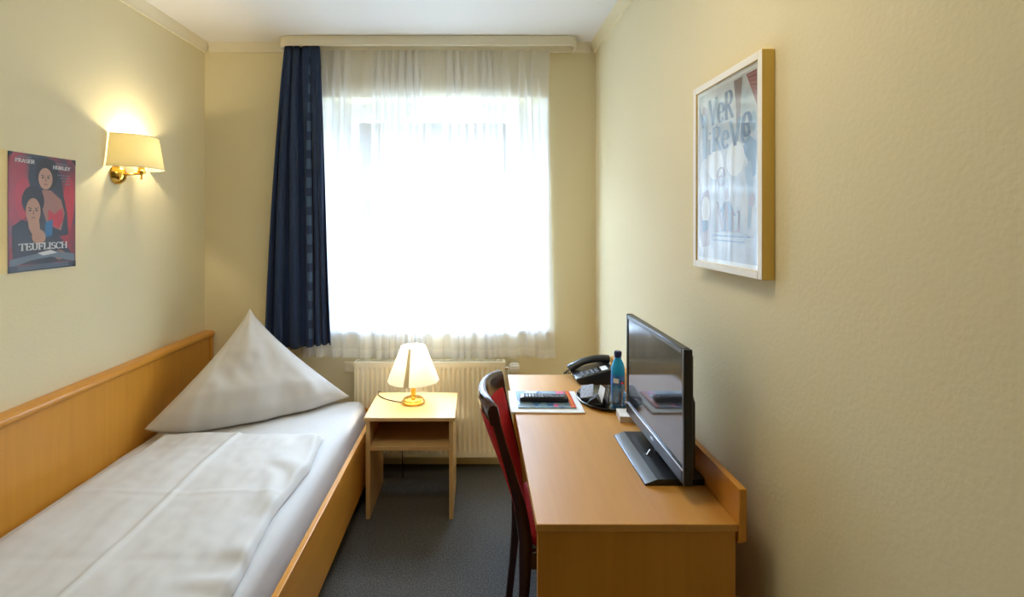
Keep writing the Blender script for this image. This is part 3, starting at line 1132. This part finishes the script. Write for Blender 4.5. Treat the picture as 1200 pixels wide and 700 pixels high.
# ------------------------------------------------------------------ framed picture on the right wall
FY0, FY1, FZ0, FZ1 = 1.252, 1.652, 1.335, 1.892
FD = .032
pf = thing("picture_frame", "cream wood framed poster with blue lettering on right wall", "picture", (XR, (FY0 + FY1) / 2, FZ0))
fw = .020
fb = MB()
for (y0, y1, z0, z1) in ((FY0, FY0 + fw, FZ0, FZ1), (FY1 - fw, FY1, FZ0, FZ1), (FY0 + fw, FY1 - fw, FZ0, FZ0 + fw), (FY0 + fw, FY1 - fw, FZ1 - fw, FZ1)):
    fb.box(XR - FD, XR - .0005, y0, y1, z0, z1)
mi_ = []
ob = fb.build("frame", ["frame_cream", "frame_side"], pf, bevel=.0015)
for p in ob.data.polygons:
    p.material_index = 1 if abs(p.normal.x) < .5 else 0
sw, sh_ = FY1 - FY0 - 2 * fw, FZ1 - FZ0 - 2 * fw


def rpn(u, v, h):      # u runs from the far (left in view) edge to the near edge
    return (XR - FD + .006 - h, FY1 - fw - u, FZ0 + fw + v)


m, nt, b = new_mat("pale_blue_collage_print")
tc = nt.nodes.new("ShaderNodeTexCoord")
nz = nt.nodes.new("ShaderNodeTexNoise")
nz.inputs["Scale"].default_value = 11
nz.inputs["Detail"].default_value = 4
nt.links.new(tc.outputs["Object"], nz.inputs["Vector"])
rp = nt.nodes.new("ShaderNodeValToRGB")
rp.color_ramp.elements[0].position = .35
rp.color_ramp.elements[1].position = .65
rp.color_ramp.elements[0].color = (0.30, 0.37, 0.46, 1)
rp.color_ramp.elements[1].color = (0.64, 0.66, 0.68, 1)
nt.links.new(nz.outputs["Fac"], rp.inputs["Fac"])
nt.links.new(rp.outputs["Color"], b.inputs["Base Color"])
b.inputs["Roughness"].default_value = .5
M["collage_ground"] = m
PC = ["collage_ground"]
q_white = pcol("collage_white", (.78, .80, .80, 1), .5)
q_blue = pcol("collage_blue", (.015, .075, .23, 1), .5)
q_lblue = pcol("collage_light_blue", (.10, .22, .38, 1), .5)
q_pblue = pcol("collage_pale_blue", (.24, .36, .50, 1), .5)
q_brown = pcol("collage_brown", (.17, .09, .085, 1), .5)
q_red = pcol("collage_dark_red", (.26, .035, .035, 1), .5)
q_rose = pcol("collage_rose_grey", (.34, .25, .30, 1), .5)
q_grey = pcol("collage_grey", (.42, .45, .48, 1), .5)
fl = Flat(rpn)
fl.rect(0, 0, sw, sh_, q_white)
mg = .012
fl.rect(mg, mg, sw - mg, sh_ - mg, 0)
U, V = sw / 100.0, sh_ / 100.0
Pg([(82, 96.5), (96.5, 96.5), (96.5, 79)], q_red)
for k in range(6):
    Pg([(84 + 2 * k, 95.5 - k * 2.0), (96, 95.2 - 2.4 * k), (96, 94.9 - 2.4 * k), (84.2 + 2 * k, 95.1 - k * 2.0)], q_rose)
Pg([(64, 96.5), (77, 96.5), (74, 80), (70, 62), (67, 66), (68, 80)], q_brown)
Pg([(76, 60), (86, 66), (96, 62), (95, 46), (88, 44), (84, 54)], q_lblue)
E(92, 72, 4, 5, q_pblue)
E(13, 88, 3.2, 2.8, q_brown)
Pg([(5, 92), (8, 88), (12, 85), (18, 86), (20, 74), (18, 60), (11, 60), (9, 78), (4, 86)], q_pblue)
Pg([(6, 88), (12, 85), (16, 80), (10, 78)], q_blue)
E(34, 55, 14, 8, q_white)
E(66, 56, 14, 9, q_white)
Pg([(6, 34), (10, 40), (22, 42), (26, 28), (24, 10), (10, 8), (5, 18)], q_rose)
E(16, 30, 8, 8, q_white)
Pg([(8, 24), (24, 24), (20, 18), (10, 17)], q_lblue)
Pg([(36, 26), (50, 34), (58, 34), (68, 26), (60, 27), (62, 18), (44, 18), (46, 29)], q_lblue)
E(53, 38, 3.2, 3.4, q_rose)
Pg([(80, 50), (88, 54), (92, 42), (88, 20), (84, 20), (85, 36)], q_pblue)
E(90, 34, 4, 3.5, q_rose)
fl.text("VeR", 22 * U, 78 * V, 14.5 * V, q_blue, width=42 * U, thick=.23, thin=.05)
fl.text("i", 19 * U, 62 * V, 12.5 * V, q_lblue, width=9 * U, thick=.12, thin=.04)
fl.text("ReVe", 28 * U, 63 * V, 13 * V, q_lblue, width=60 * U, thick=.21, thin=.05)
fl.text("e", 76 * U, 66 * V, 16 * V, q_blue, width=14 * U, thick=.23, thin=.05)
fl.text("e", 36 * U, 43 * V, 14 * V, q_rose, width=16 * U, thick=.12, thin=.05)
fl.text("Mu", 34 * U, 18 * V, 16 * V, q_rose, width=42 * U, thick=.12, thin=.05)
for k in range(2):
    fl.rect(30 * U, (15.2 - 2.6 * k) * V, (88 - 8 * k) * U, (16.0 - 2.6 * k) * V, q_lblue)
for k in range(5):
    fl.rect(30 * U, (8.8 - 1.3 * k) * V, 93 * U, (9.2 - 1.3 * k) * V, q_grey)
fl.mb.build("printed_sheet", PC, pf, fix=False)
MB().box(XR - FD + .0065, XR - .001, FY0 + fw - .002, FY1 - fw + .002, FZ0 + fw - .002, FZ1 - fw + .002).build("backing_board", "paper", pf)
MB().box(XR - FD + .0025, XR - FD + .004, FY0 + fw - .002, FY1 - fw + .002, FZ0 + fw - .002, FZ1 - fw + .002).build("glass_pane", "picture_glass", pf)

# ------------------------------------------------------------------ desk
DX0, DX1, DY0, DY1, DZ = .140, .625, 1.250, 2.460, .750
dk = thing("desk", "long beech desk along the right wall", "desk", (.38, 1.85, 0))
MB().box(DX0, DX1, DY0, DY1, DZ - .019, DZ).build("desktop", "desk_top", dk, bevel=.002)
MB().box(DX0 + .004, DX1 - .004, DY0 + .006, DY0 + .026, 0, DZ - .019).build("end_panel", "beech_z", dk, bevel=.0015)
MB().box(DX0 + .026, DX1 - .004, DY1 - .030, DY1 - .010, 0, DZ - .019).build("end_panel", "beech_z", dk, bevel=.0015)
up = MB().prism([(DY0 - .004, .712), (DY0 + .008, .700), (DY1 + .004, .700), (DY1 + .004, .836), (DY0 - .004, .836)], lambda u, v, w: (w, u, v), DX1, DX1 + .018)
up.build("back_upstand", "beech_y", dk, bevel=.0015)
MB().box(DX1 - .030, DX1 - .012, DY0 + .026, DY1 - .030, .34, DZ - .019).build("modesty_panel", "beech_y", dk)

# ------------------------------------------------------------------ chair
ch = thing("chair", "dark wood dining chair with red upholstered seat tucked at the desk", "chair", (.15, 1.84, 0))
CY0, CY1 = 1.655, 2.020
CYM = (CY0 + CY1) / 2


def back_x(z, y):
    """rear frame line: leans back above the seat, bows between the posts near the top"""
    pts = [(0, .118), (.15, .134), (.30, .147), (.46, .152), (.56, .138), (.66, .110), (.76, .080), (.86, .052), (.92, .036)]
    for (z0, x0), (z1, x1) in zip(pts[:-1], pts[1:]):
        if z <= z1:
            t = (z - z0) / (z1 - z0)
            x = x0 + (x1 - x0) * t
            break
    else:
        x = pts[-1][1]
    bow = .048 * smooth(.45, .86, z) * (1 - ((y - CYM) / (CY1 - CYM)) ** 2)
    rot = (y - CY0) / (CY1 - CY0) * .034 * smooth(.4, .9, z)
    return x - bow + rot


for y in (CY0, CY1):
    zs = [0, .08, .16, .24, .32, .40, .46, .52, .58, .64, .70, .76, .82, .872]
    MB().sweep([(back_x(z, y), y, z) for z in zs], [(.024, .026 + .016 * math.exp(-((z - .46) / .16) ** 2)) for z in zs], (0, 1, 0)).build("leg", "dark_wood", ch)
for y in (CY0 - .005, CY1 + .005):
    zs = [0, .1, .2, .3, .40, .435]
    MB().sweep([(.555 + .012 * (1 - z / .435) - .03 * 0, y, z) for z in zs], [(.024 + .010 * z / .435, .024 + .012 * z / .435) for z in zs], (0, 1, 0)).build("leg", "dark_wood", ch)
sf = MB()
sf.box(.155, .560, CY0 - .010, CY0 + .012, .375, .430)
sf.box(.155, .560, CY1 - .012, CY1 + .010, .375, .430)
sf.box(.545, .567, CY0 + .012, CY1 - .012, .375, .430)
sf.box(.140, .160, CY0 + .012, CY1 - .012, .375, .430)
sf.build("seat_frame", "dark_wood", ch, bevel=.003)


def seat_pt(u, v):
    a, b_ = 2 * math.pi * u, math.pi * (v - .5)
    sgn = lambda t, p: math.copysign(abs(t) ** p, t)
    cx, cy, cz = .368, CYM, .452
    k = sgn(math.cos(b_), .30)
    return (cx + .212 * sgn(math.cos(a), .35) * k, cy + .198 * sgn(math.sin(a), .35) * k, cz + .030 * sgn(math.sin(b_), .8) + .004 * (1 if b_ > 0 else 0))


MB().grid(seat_pt, 64, 24, cu=True).build("seat", "red_fabric", ch, angle=80)


def back_pt(t0):
    def fn(u, v):
        y = CY0 + .004 + (CY1 - CY0 - .008) * u
        z = .50 + (.852 - .50) * v
        ed = min(1, min(u, 1 - u) * 14) * min(1, min(v, 1 - v) * 18)
        ed = math.sqrt(max(0, ed))
        return (back_x(z, y) + t0 * (.006 + .014 * ed), y, z)
    return fn


bb = MB()
bb.grid(back_pt(1), 36, 40)
bb.grid(back_pt(-1), 36, 40)
f1, f2 = back_pt(1), back_pt(-1)
for uu in (0, 1):
    bb.grid(lambda u, v: Vector(f1(uu, v)).lerp(Vector(f2(uu, v)), u), 2, 40)
for vv in (0, 1):
    bb.grid(lambda u, v: Vector(f1(u, vv)).lerp(Vector(f2(u, vv)), v), 36, 2)
bb.build("backrest", "red_fabric", ch, angle=60)
tr_ = MB()
ring = []
nn = 28
secs = [(-.017, .842), (.017, .842), (.018, .885), (.012, .903), (0, .908), (-.012, .903), (-.018, .885)]
v = []
for i in range(nn + 1):
    y = CY0 - .014 + (CY1 - CY0 + .028) * i / nn
    drop = .012 * (2 * i / nn - 1) ** 4
    for dx, z in secs:
        yy = min(max(y, CY0), CY1)
        v.append((back_x(.875 if z > .85 else z, yy) + dx, y, z - drop))
ns = len(secs)
fcs = []
for i in range(nn):
    for k in range(ns):
        k2 = (k + 1) % ns
        fcs.append((i * ns + k, i * ns + k2, (i + 1) * ns + k2, (i + 1) * ns + k))
fcs += [list(range(ns)), [nn * ns + k for k in range(ns)]]
tr_.add(v, fcs)
tr_.build("top_rail", "dark_wood", ch, bevel=.002, angle=50)

# ------------------------------------------------------------------ television
tv = thing("television", "black flat television on a wide foot on the desk", "television", (.545, 1.593, DZ))
TVX, TVY0, TVY1, TVZ0, TVZ1 = .527, 1.333, 1.853, .797, 1.148
# frame around the screen
bz = MB()
by, bt, bbm = .016, .016, .046
for (y0, y1, z0, z1) in ((TVY0, TVY0 + by, TVZ0, TVZ1), (TVY1 - by, TVY1, TVZ0, TVZ1), (TVY0 + by, TVY1 - by, TVZ1 - bt, TVZ1), (TVY0 + by, TVY1 - by, TVZ0, TVZ0 + bbm)):
    bz.box(TVX, TVX + .023, y0, y1, z0, z1)
bz.build("bezel", "bezel", tv, bevel=.003)
MB().box(TVX + .003, TVX + .020, TVY0 + by, TVY1 - by, TVZ0 + bbm, TVZ1 - bt).build("screen", "screen", tv)
MB().box(TVX - .0015, TVX + .003, TVY0 + .006, TVY1 - .006, TVZ0 + .036, TVZ0 + .041).build("trim_strip", "silver_trim", tv, bevel=.001)["label"] = "thin silver strip under the screen"
MB().box(TVX - .0008, TVX + .002, 1.565, 1.590, TVZ0 + .018, TVZ0 + .024).build("badge", "silver_trim", tv)
bh = MB().prism([(1.345, .808), (1.84, .808), (1.84, 1.13), (1.345, 1.13)], lambda u, v, w: (w, u, v), TVX + .023, TVX + .030)
bh.prism([(1.40, .812), (1.79, .812), (1.79, .99), (1.72, 1.05), (1.46, 1.05), (1.40, .99)], lambda u, v, w: (w, u, v), TVX + .030, TVX + .058)
bh.build("rear_housing", "black_plastic", tv, bevel=.004)
MB().tube([(.560, 1.593, DZ + .020), (.560, 1.593, .835)], .020, 18).build("neck", "black_plastic", tv)
MB().tube([(.512, 1.578, DZ + .0185), (.524, 1.583, DZ + .032)], .0030, 10).build("stand_bolt", "chrome", tv)
st = MB().prism([(.458, DZ + .0005), (.622, DZ + .0005), (.622, DZ + .018), (.492, DZ + .018), (.458, DZ + .006)], lambda u, v, w: (u, w, v), 1.430, 1.757)
sto = st.build("stand_foot", ["bezel", "grey_edge"], tv, bevel=.0015)
for p in sto.data.polygons:
    if p.normal.x < -.2 and p.normal.z > .2:
        p.material_index = 1

# ------------------------------------------------------------------ telephone
ph_ = thing("telephone", "black desk telephone with handset by the far desk end", "telephone", (.51, 2.39, DZ))
S0 = MB()
PYA, PYB = 2.300, 2.452
wedge = [(.452, DZ + .0008), (.612, DZ + .0008), (.612, DZ + .066), (.585, DZ + .068), (.440, DZ + .030), (.432, DZ + .022)]
S0.prism(wedge, lambda u, v, w: (u, w, v), PYA, PYB)
S0.build("body", "phone", ph_, bevel=.006, seg=3)


def slope(x):
    return DZ + .030 + (x - .440) / .145 * .038


keys = MB()
for i in range(4):
    for j in range(3):
        x, y = .462 + .021 * i, PYA + .016 + .021 * j
        zz = slope(x + .007)
        v = [(x + dx, y + dy, slope(x + dx) + h) for h in (-.001, .0035) for dx, dy in ((0, 0), (.014, 0), (.014, .014), (0, .014))]
        keys.add(v, [(0, 1, 2, 3), (4, 5, 6, 7), (0, 1, 5, 4), (1, 2, 6, 5), (2, 3, 7, 6), (3, 0, 4, 7)])
keys.build("keypad", "grey_key", ph_)
lb = MB()
lb.add([(x, y, slope(x) + .0012) for x, y in ((.552, PYA + .018), (.580, PYA + .018), (.580, PYA + .075), (.552, PYA + .075))], [(0, 1, 2, 3)])
lb.build("number_label", "paper", ph_)
hp = spline([(.422, 2.425, DZ + .036), (.445, 2.425, DZ + .050), (.485, 2.425, DZ + .070), (.530, 2.425, DZ + .082), (.575, 2.425, DZ + .086), (.612, 2.425, DZ + .082)], 5)
nh = len(hp)
rr = [.025 - .005 * math.sin(math.pi * i / (nh - 1)) for i in range(nh)]
rr[0] *= .6
rr[-1] *= .7
MB().tube(hp, rr, 16, flat=.78).build("handset", "phone", ph_)
cr = []
for i in range(90):
    t = i / 89
    a = t * 2 * math.pi * 13
    c = Vector((.424, 2.418, DZ + .036)).lerp(Vector((.402, 2.440, DZ + .012)), min(1, t * 2)) if t < .5 else Vector((.402, 2.440, DZ + .012)).lerp(Vector((.470, 2.462, DZ + .009)), (t - .5) * 2)
    cr.append(c + Vector((0, math.cos(a), math.sin(a))) * .005)
MB().tube(cr, .0016, 6).build("coiled_cord", "phone", ph_)

# ------------------------------------------------------------------ tray and things on it
tcx, tcy = .512, 2.112
ty = thing("serving_tray", "black oval tray on the desk behind the television", "tray", (tcx, tcy, DZ))
MB().lathe([(0, .0006), (.085, .0006), (.100, .005), (.108, .012), (.110, .014), (.108, .015), (.099, .009), (.086, .0045), (0, .0045)], (tcx, tcy, DZ), 64, sx=1.0, sy=1.32).build("dish", "tray", ty)
TZt = DZ + .0046

bx_, byy = .560, 2.085
bo = thing("water_bottle", "blue water bottle with navy cap on the tray", "bottle", (bx_, byy, TZt))
bp_ = [(0, .0005), (.022, .0005), (.0265, .004), (.027, .012), (.0262, .018), (.027, .024), (.027, .060), (.0262, .064), (.0262, .112), (.027, .116), (.027, .128), (.0255, .140), (.021, .156), (.0145, .168), (.0125, .174), (.0125, .183), (0, .183)]
MB().lathe(bp_, (bx_, byy, TZt), 40).build("body", "bottle", bo)
MB().lathe([(.0272, .068), (.0275, .070), (.0275, .108), (.0272, .110)], (bx_, byy, TZt), 40).build("label_band", "bottle_label", bo)
mk = MB().lathe([(.0279, .080), (.0279, .098)], (bx_, byy, TZt), 8, a0=math.radians(215), a1=math.radians(262))
mk.build("label_mark", "paper", bo)
mk2 = MB().lathe([(.0281, .076), (.0281, .086)], (bx_, byy, TZt), 6, a0=math.radians(278), a1=math.radians(310))
mk2.build("label_mark", plain("red_label_mark", (.5, .05, .06, 1), .4), bo)
cpz = MB().lathe([(0.0128, .178), (.0145, .178), (.0145, .184), (.0140, .185), (.0140, .199), (.0125, .2015), (0, .2015)], (bx_, byy, TZt), 32)
for a in range(24):
    g = 2 * math.pi * a / 24
    cpz.box(bx_ + .0140 * math.cos(g) - .0007, bx_ + .0140 * math.cos(g) + .0007, byy + .0140 * math.sin(g) - .0007, byy + .0140 * math.sin(g) + .0007, TZt + .186, TZt + .198)
cpz.build("cap", "cap_blue", bo)

gx, gy = .531, 2.012
gl_ = MB().lathe([(0, .0005), (.026, .0005), (.0275, .003), (.0300, .086), (.0294, .087), (.0288, .086), (.0262, .009), (.024, .007), (0, .007)], (gx, gy, TZt), 40)
tag(gl_.build("drinking_glass", "clear", None, loc=(gx, gy, TZt)), "clear empty drinking glass in front of the blue bottle", "glass")

# sweet packet leaning on a dark case, folded card
Rz = Matrix.Rotation(math.radians(-24), 4, "Z")
cs = MB().prism([(-.030, .0006), (.030, .0006), (.030, .012), (.004, .036), (-.018, .020), (-.030, .006)], lambda u, v, w: (u, w, v), -.034, .034)
cs.xform(Matrix.Translation((.468, 2.062, TZt)) @ Rz)
tag(cs.build("glasses_case", "black_plastic", None, bevel=.003, loc=(.468, 2.062, TZt)), "small black wedge shaped case on the tray under pale packet", "case")
pk = MB().prism([(-.036, -.031), (.036, -.031), (.038, 0), (.036, .031), (-.036, .031), (-.038, 0)], lambda u, v, w: (u * .74, v * .95, w), 0, .006)
pk.xform(Matrix.Translation((.440, 2.098, TZt + .034)) @ Matrix.Rotation(math.radians(-16), 4, "Z") @ Matrix.Rotation(math.radians(38), 4, "X") @ Matrix.Rotation(math.radians(-22), 4, "Y"))
tag(pk.build("sweet_packet", "pale_blue", None, bevel=.002, loc=(.452, 2.072, TZt + .02)), "pale blue wrapped packet leaning on the black case", "packet")
cdm = MB()
c0 = Vector((.492, 2.050, TZt + .0008))
R2 = Matrix.Rotation(math.radians(12), 4, "Z")
for sgn in (-1, 1):
    poly = [(-.022, 0), (.024, 0), (.024, .070), (-.022, .070)]
    cdm.prism(poly, lambda u, v, w: (sgn * (.018 * (1 - v / .070)) + w, u, v), -.0006, .0006)
cdm.xform(Matrix.Translation(c0) @ R2)
tag(cdm.build("tent_card", "paper", None, loc=c0), "white folded tent card standing on the tray", "card")

# note pad
Rn = Matrix.Rotation(math.radians(-5), 4, "Z")
npd = MB()
npd.box(-.045, .045, -.040, .040, .0006, .0225, 1)
npd.box(-.0451, .0451, -.0401, .0401, .0225, .0229, 0)
npd.xform(Matrix.Translation((.560, 1.912, DZ)) @ Rn)
tag(npd.build("note_pad", ["paper", "paper_side"], None, loc=(.56, 1.912, DZ)), "white block of note paper behind the television", "note pad")

# folder, magazine, remote
Rf = Matrix.Rotation(math.radians(-1.0), 4, "Z")
fo = MB().box(-.140, .140, -.122, .122, .0006, .006)
fo.xform(Matrix.Translation((.266, 2.085, DZ)) @ Rf)
tag(fo.build("folder", "paper", None, bevel=.001, loc=(.266, 2.085, DZ)), "white folder lying flat under the magazine on the desk", "folder")

m, nt, b = new_mat("colourful_magazine_cover")
tc = nt.nodes.new("ShaderNodeTexCoord")
vo = nt.nodes.new("ShaderNodeTexVoronoi")
vo.inputs["Scale"].default_value = 26
mpn = nt.nodes.new("ShaderNodeMapping")
mpn.inputs["Scale"].default_value = (1, .6, 1)
nt.links.new(tc.outputs["Object"], mpn.inputs["Vector"])
nt.links.new(mpn.outputs["Vector"], vo.inputs["Vector"])
sx_ = nt.nodes.new("ShaderNodeSeparateColor")
nt.links.new(vo.outputs["Color"], sx_.inputs[0])
rp = nt.nodes.new("ShaderNodeValToRGB")
rp.color_ramp.interpolation = "CONSTANT"
els = rp.color_ramp.elements
els[0].position = 0
els[0].color = (.10, .20, .38, 1)
els[1].position = .3
els[1].color = (.22, .36, .46, 1)
for pos, c in ((.5, (.55, .63, .66, 1)), (.66, (.16, .36, .36, 1)), (.8, (.24, .33, .40, 1)), (.92, (.50, .12, .20, 1))):
    e = els.new(pos)
    e.color = c
nt.links.new(sx_.outputs[0], rp.inputs["Fac"])
nt.links.new(rp.outputs["Color"], b.inputs["Base Color"])
b.inputs["Roughness"].default_value = .25
M["magazine"] = m
M["mag_orange"] = plain("orange_cover_stripe", (.75, .20, .03, 1), .3)
M["mag_red"] = plain("red_cover_stripe", (.62, .03, .04, 1), .3)
M["mag_pink"] = plain("pink_cover_print", (.70, .12, .30, 1), .3)
mgz = MB()
mgz.box(-.118, .105, -.095, .095, .0006, .005, 0)
mgz.box(.085, .105, -.095, .095, .005, .0053, 2)
mgz.box(.090, .099, -.088, .088, .0053, .0055, 1)
mgz.box(.048, .080, .058, .092, .005, .0053, 3)
mgz.box(.020, .037, -.090, -.058, .005, .0053, 3)
mgz.box(.050, .080, .030, .052, .005, .0053, 4)
mgz.xform(Matrix.Translation((.275, 2.095, DZ + .006)) @ Rf)
tag(mgz.build("magazine", ["magazine", "mag_orange", "mag_red", "mag_pink", "paper"], None, loc=(.275, 2.095, DZ + .006)), "colourful magazine with orange edge stripe on the white folder", "magazine")

rz = Matrix.Translation((.262, 2.075, DZ + .0122)) @ Matrix.Rotation(math.radians(-3), 4, "Z")
rem = thing("remote_control", "long black remote control lying on the magazine", "remote", (.262, 2.075, DZ + .0122))
rb = MB().prism([(-.095, .0), (.095, .0), (.098, .008), (.094, .018), (.02, .021), (-.08, .020), (-.096, .014)], lambda u, v, w: (u, w, v), -.024, .024)
rb.xform(rz)
rb.build("case", "black_plastic", rem, bevel=.005, seg=3)
rk = MB()
for i in range(13):
    for j in range(3):
        x, y = -.078 + .0125 * i, -.016 + .0125 * j
        rk.box(x, x + .008, y, y + .007, .018, .0225)
rk.xform(rz)
rk.build("button_field", "grey_key", rem)

# ------------------------------------------------------------------ lights
def point(name, loc, col, watts, radius):
    l = bpy.data.lights.new(name, "POINT")
    l.color = col
    l.energy = watts
    l.shadow_soft_size = radius
    o = bpy.data.objects.new(name, l)
    o.location = loc
    COL.objects.link(o)
    return o


WARM = (1.0, 0.83, 0.52)
point("wall_lamp_light", (XL + .070, 2.472, 1.815), WARM, 19.0, .022)
point("table_lamp_light", (lx, ly, .765), (1.0, .88, .68), 9.0, .022)

# added fill light under the ceiling, out of view, no fixture; brightens the room
a = bpy.data.lights.new("added_fill_light", "AREA")
a.shape = "DISK"
a.size = .5
a.energy = 11.0
a.color = (1.0, .87, .64)
ao = bpy.data.objects.new("added_fill_light", a)
ao.location = (-.12, 1.25, 2.50)
COL.objects.link(ao)

# daylight
w = bpy.data.worlds.new("sky")
SC.world = w
w.use_nodes = True
nt = w.node_tree
bg = nt.nodes["Background"]
tc = nt.nodes.new("ShaderNodeTexCoord")
sp = nt.nodes.new("ShaderNodeSeparateXYZ")
nt.links.new(tc.outputs["Generated"], sp.inputs[0])
# overcast sky: bright overhead, horizon band darkened to limit window glare, pale ground
rp = nt.nodes.new("ShaderNodeValToRGB")
cr_ = rp.color_ramp
cr_.elements[0].position = 0.0
cr_.elements[0].color = (.16, .20, .24, 1)
cr_.elements[1].position = 1.0
cr_.elements[1].color = (.69, .88, 1.17, 1)
for pos, c in ((.34, (.16, .20, .24)), (.40, (.005, .0053, .0056)), (.60, (.005, .0053, .0056)), (.70, (.65, .84, 1.13))):
    e = cr_.elements.new(pos)
    e.color = c + (1,)
mr = nt.nodes.new("ShaderNodeMapRange")
mr.inputs["From Min"].default_value = -1
mr.inputs["From Max"].default_value = 1
nt.links.new(sp.outputs[2], mr.inputs["Value"])
nt.links.new(mr.outputs["Result"], rp.inputs["Fac"])
nt.links.new(rp.outputs["Color"], bg.inputs["Color"])
bg.inputs["Strength"].default_value = 78.0

pl_ = bpy.data.lights.new("window_daylight_portal", "AREA")
pl_.shape = "RECTANGLE"
pl_.size = GX1 - GX0
pl_.size_y = WZ1 - WZ0
pl_.cycles.is_portal = True
plo = bpy.data.objects.new("window_daylight_portal", pl_)
plo.location = ((GX0 + GX1) / 2, YB + .29, (WZ0 + WZ1) / 2)
plo.rotation_euler = (math.radians(-90), 0, 0)
COL.objects.link(plo)

# ------------------------------------------------------------------ camera
cam = bpy.data.cameras.new("camera")
cam.sensor_width = 36
cam.lens = F / 1200 * 36
cam.shift_x = (600 - VX) / 1200
cam.shift_y = -(350 - VY) / 1200
cam.clip_start = .02
co = bpy.data.objects.new("camera", cam)
co.location = (0, 0, CH)
co.rotation_euler = (math.radians(90), 0, 0)
COL.objects.link(co)
SC.camera = co

SC.view_settings.view_transform = "Standard"
SC.view_settings.look = "None"
SC.view_settings.exposure = 0.0
SC.view_settings.gamma = 1.0
SC.view_settings.use_curve_mapping = False
SC.cycles.use_denoising = True
SC.cycles.max_bounces = 10
SC.cycles.diffuse_bounces = 6
SC.cycles.transparent_max_bounces = 24
SC.cycles.caustics_reflective = False
SC.cycles.caustics_refractive = False
SC.cycles.sample_clamp_indirect = 6.0
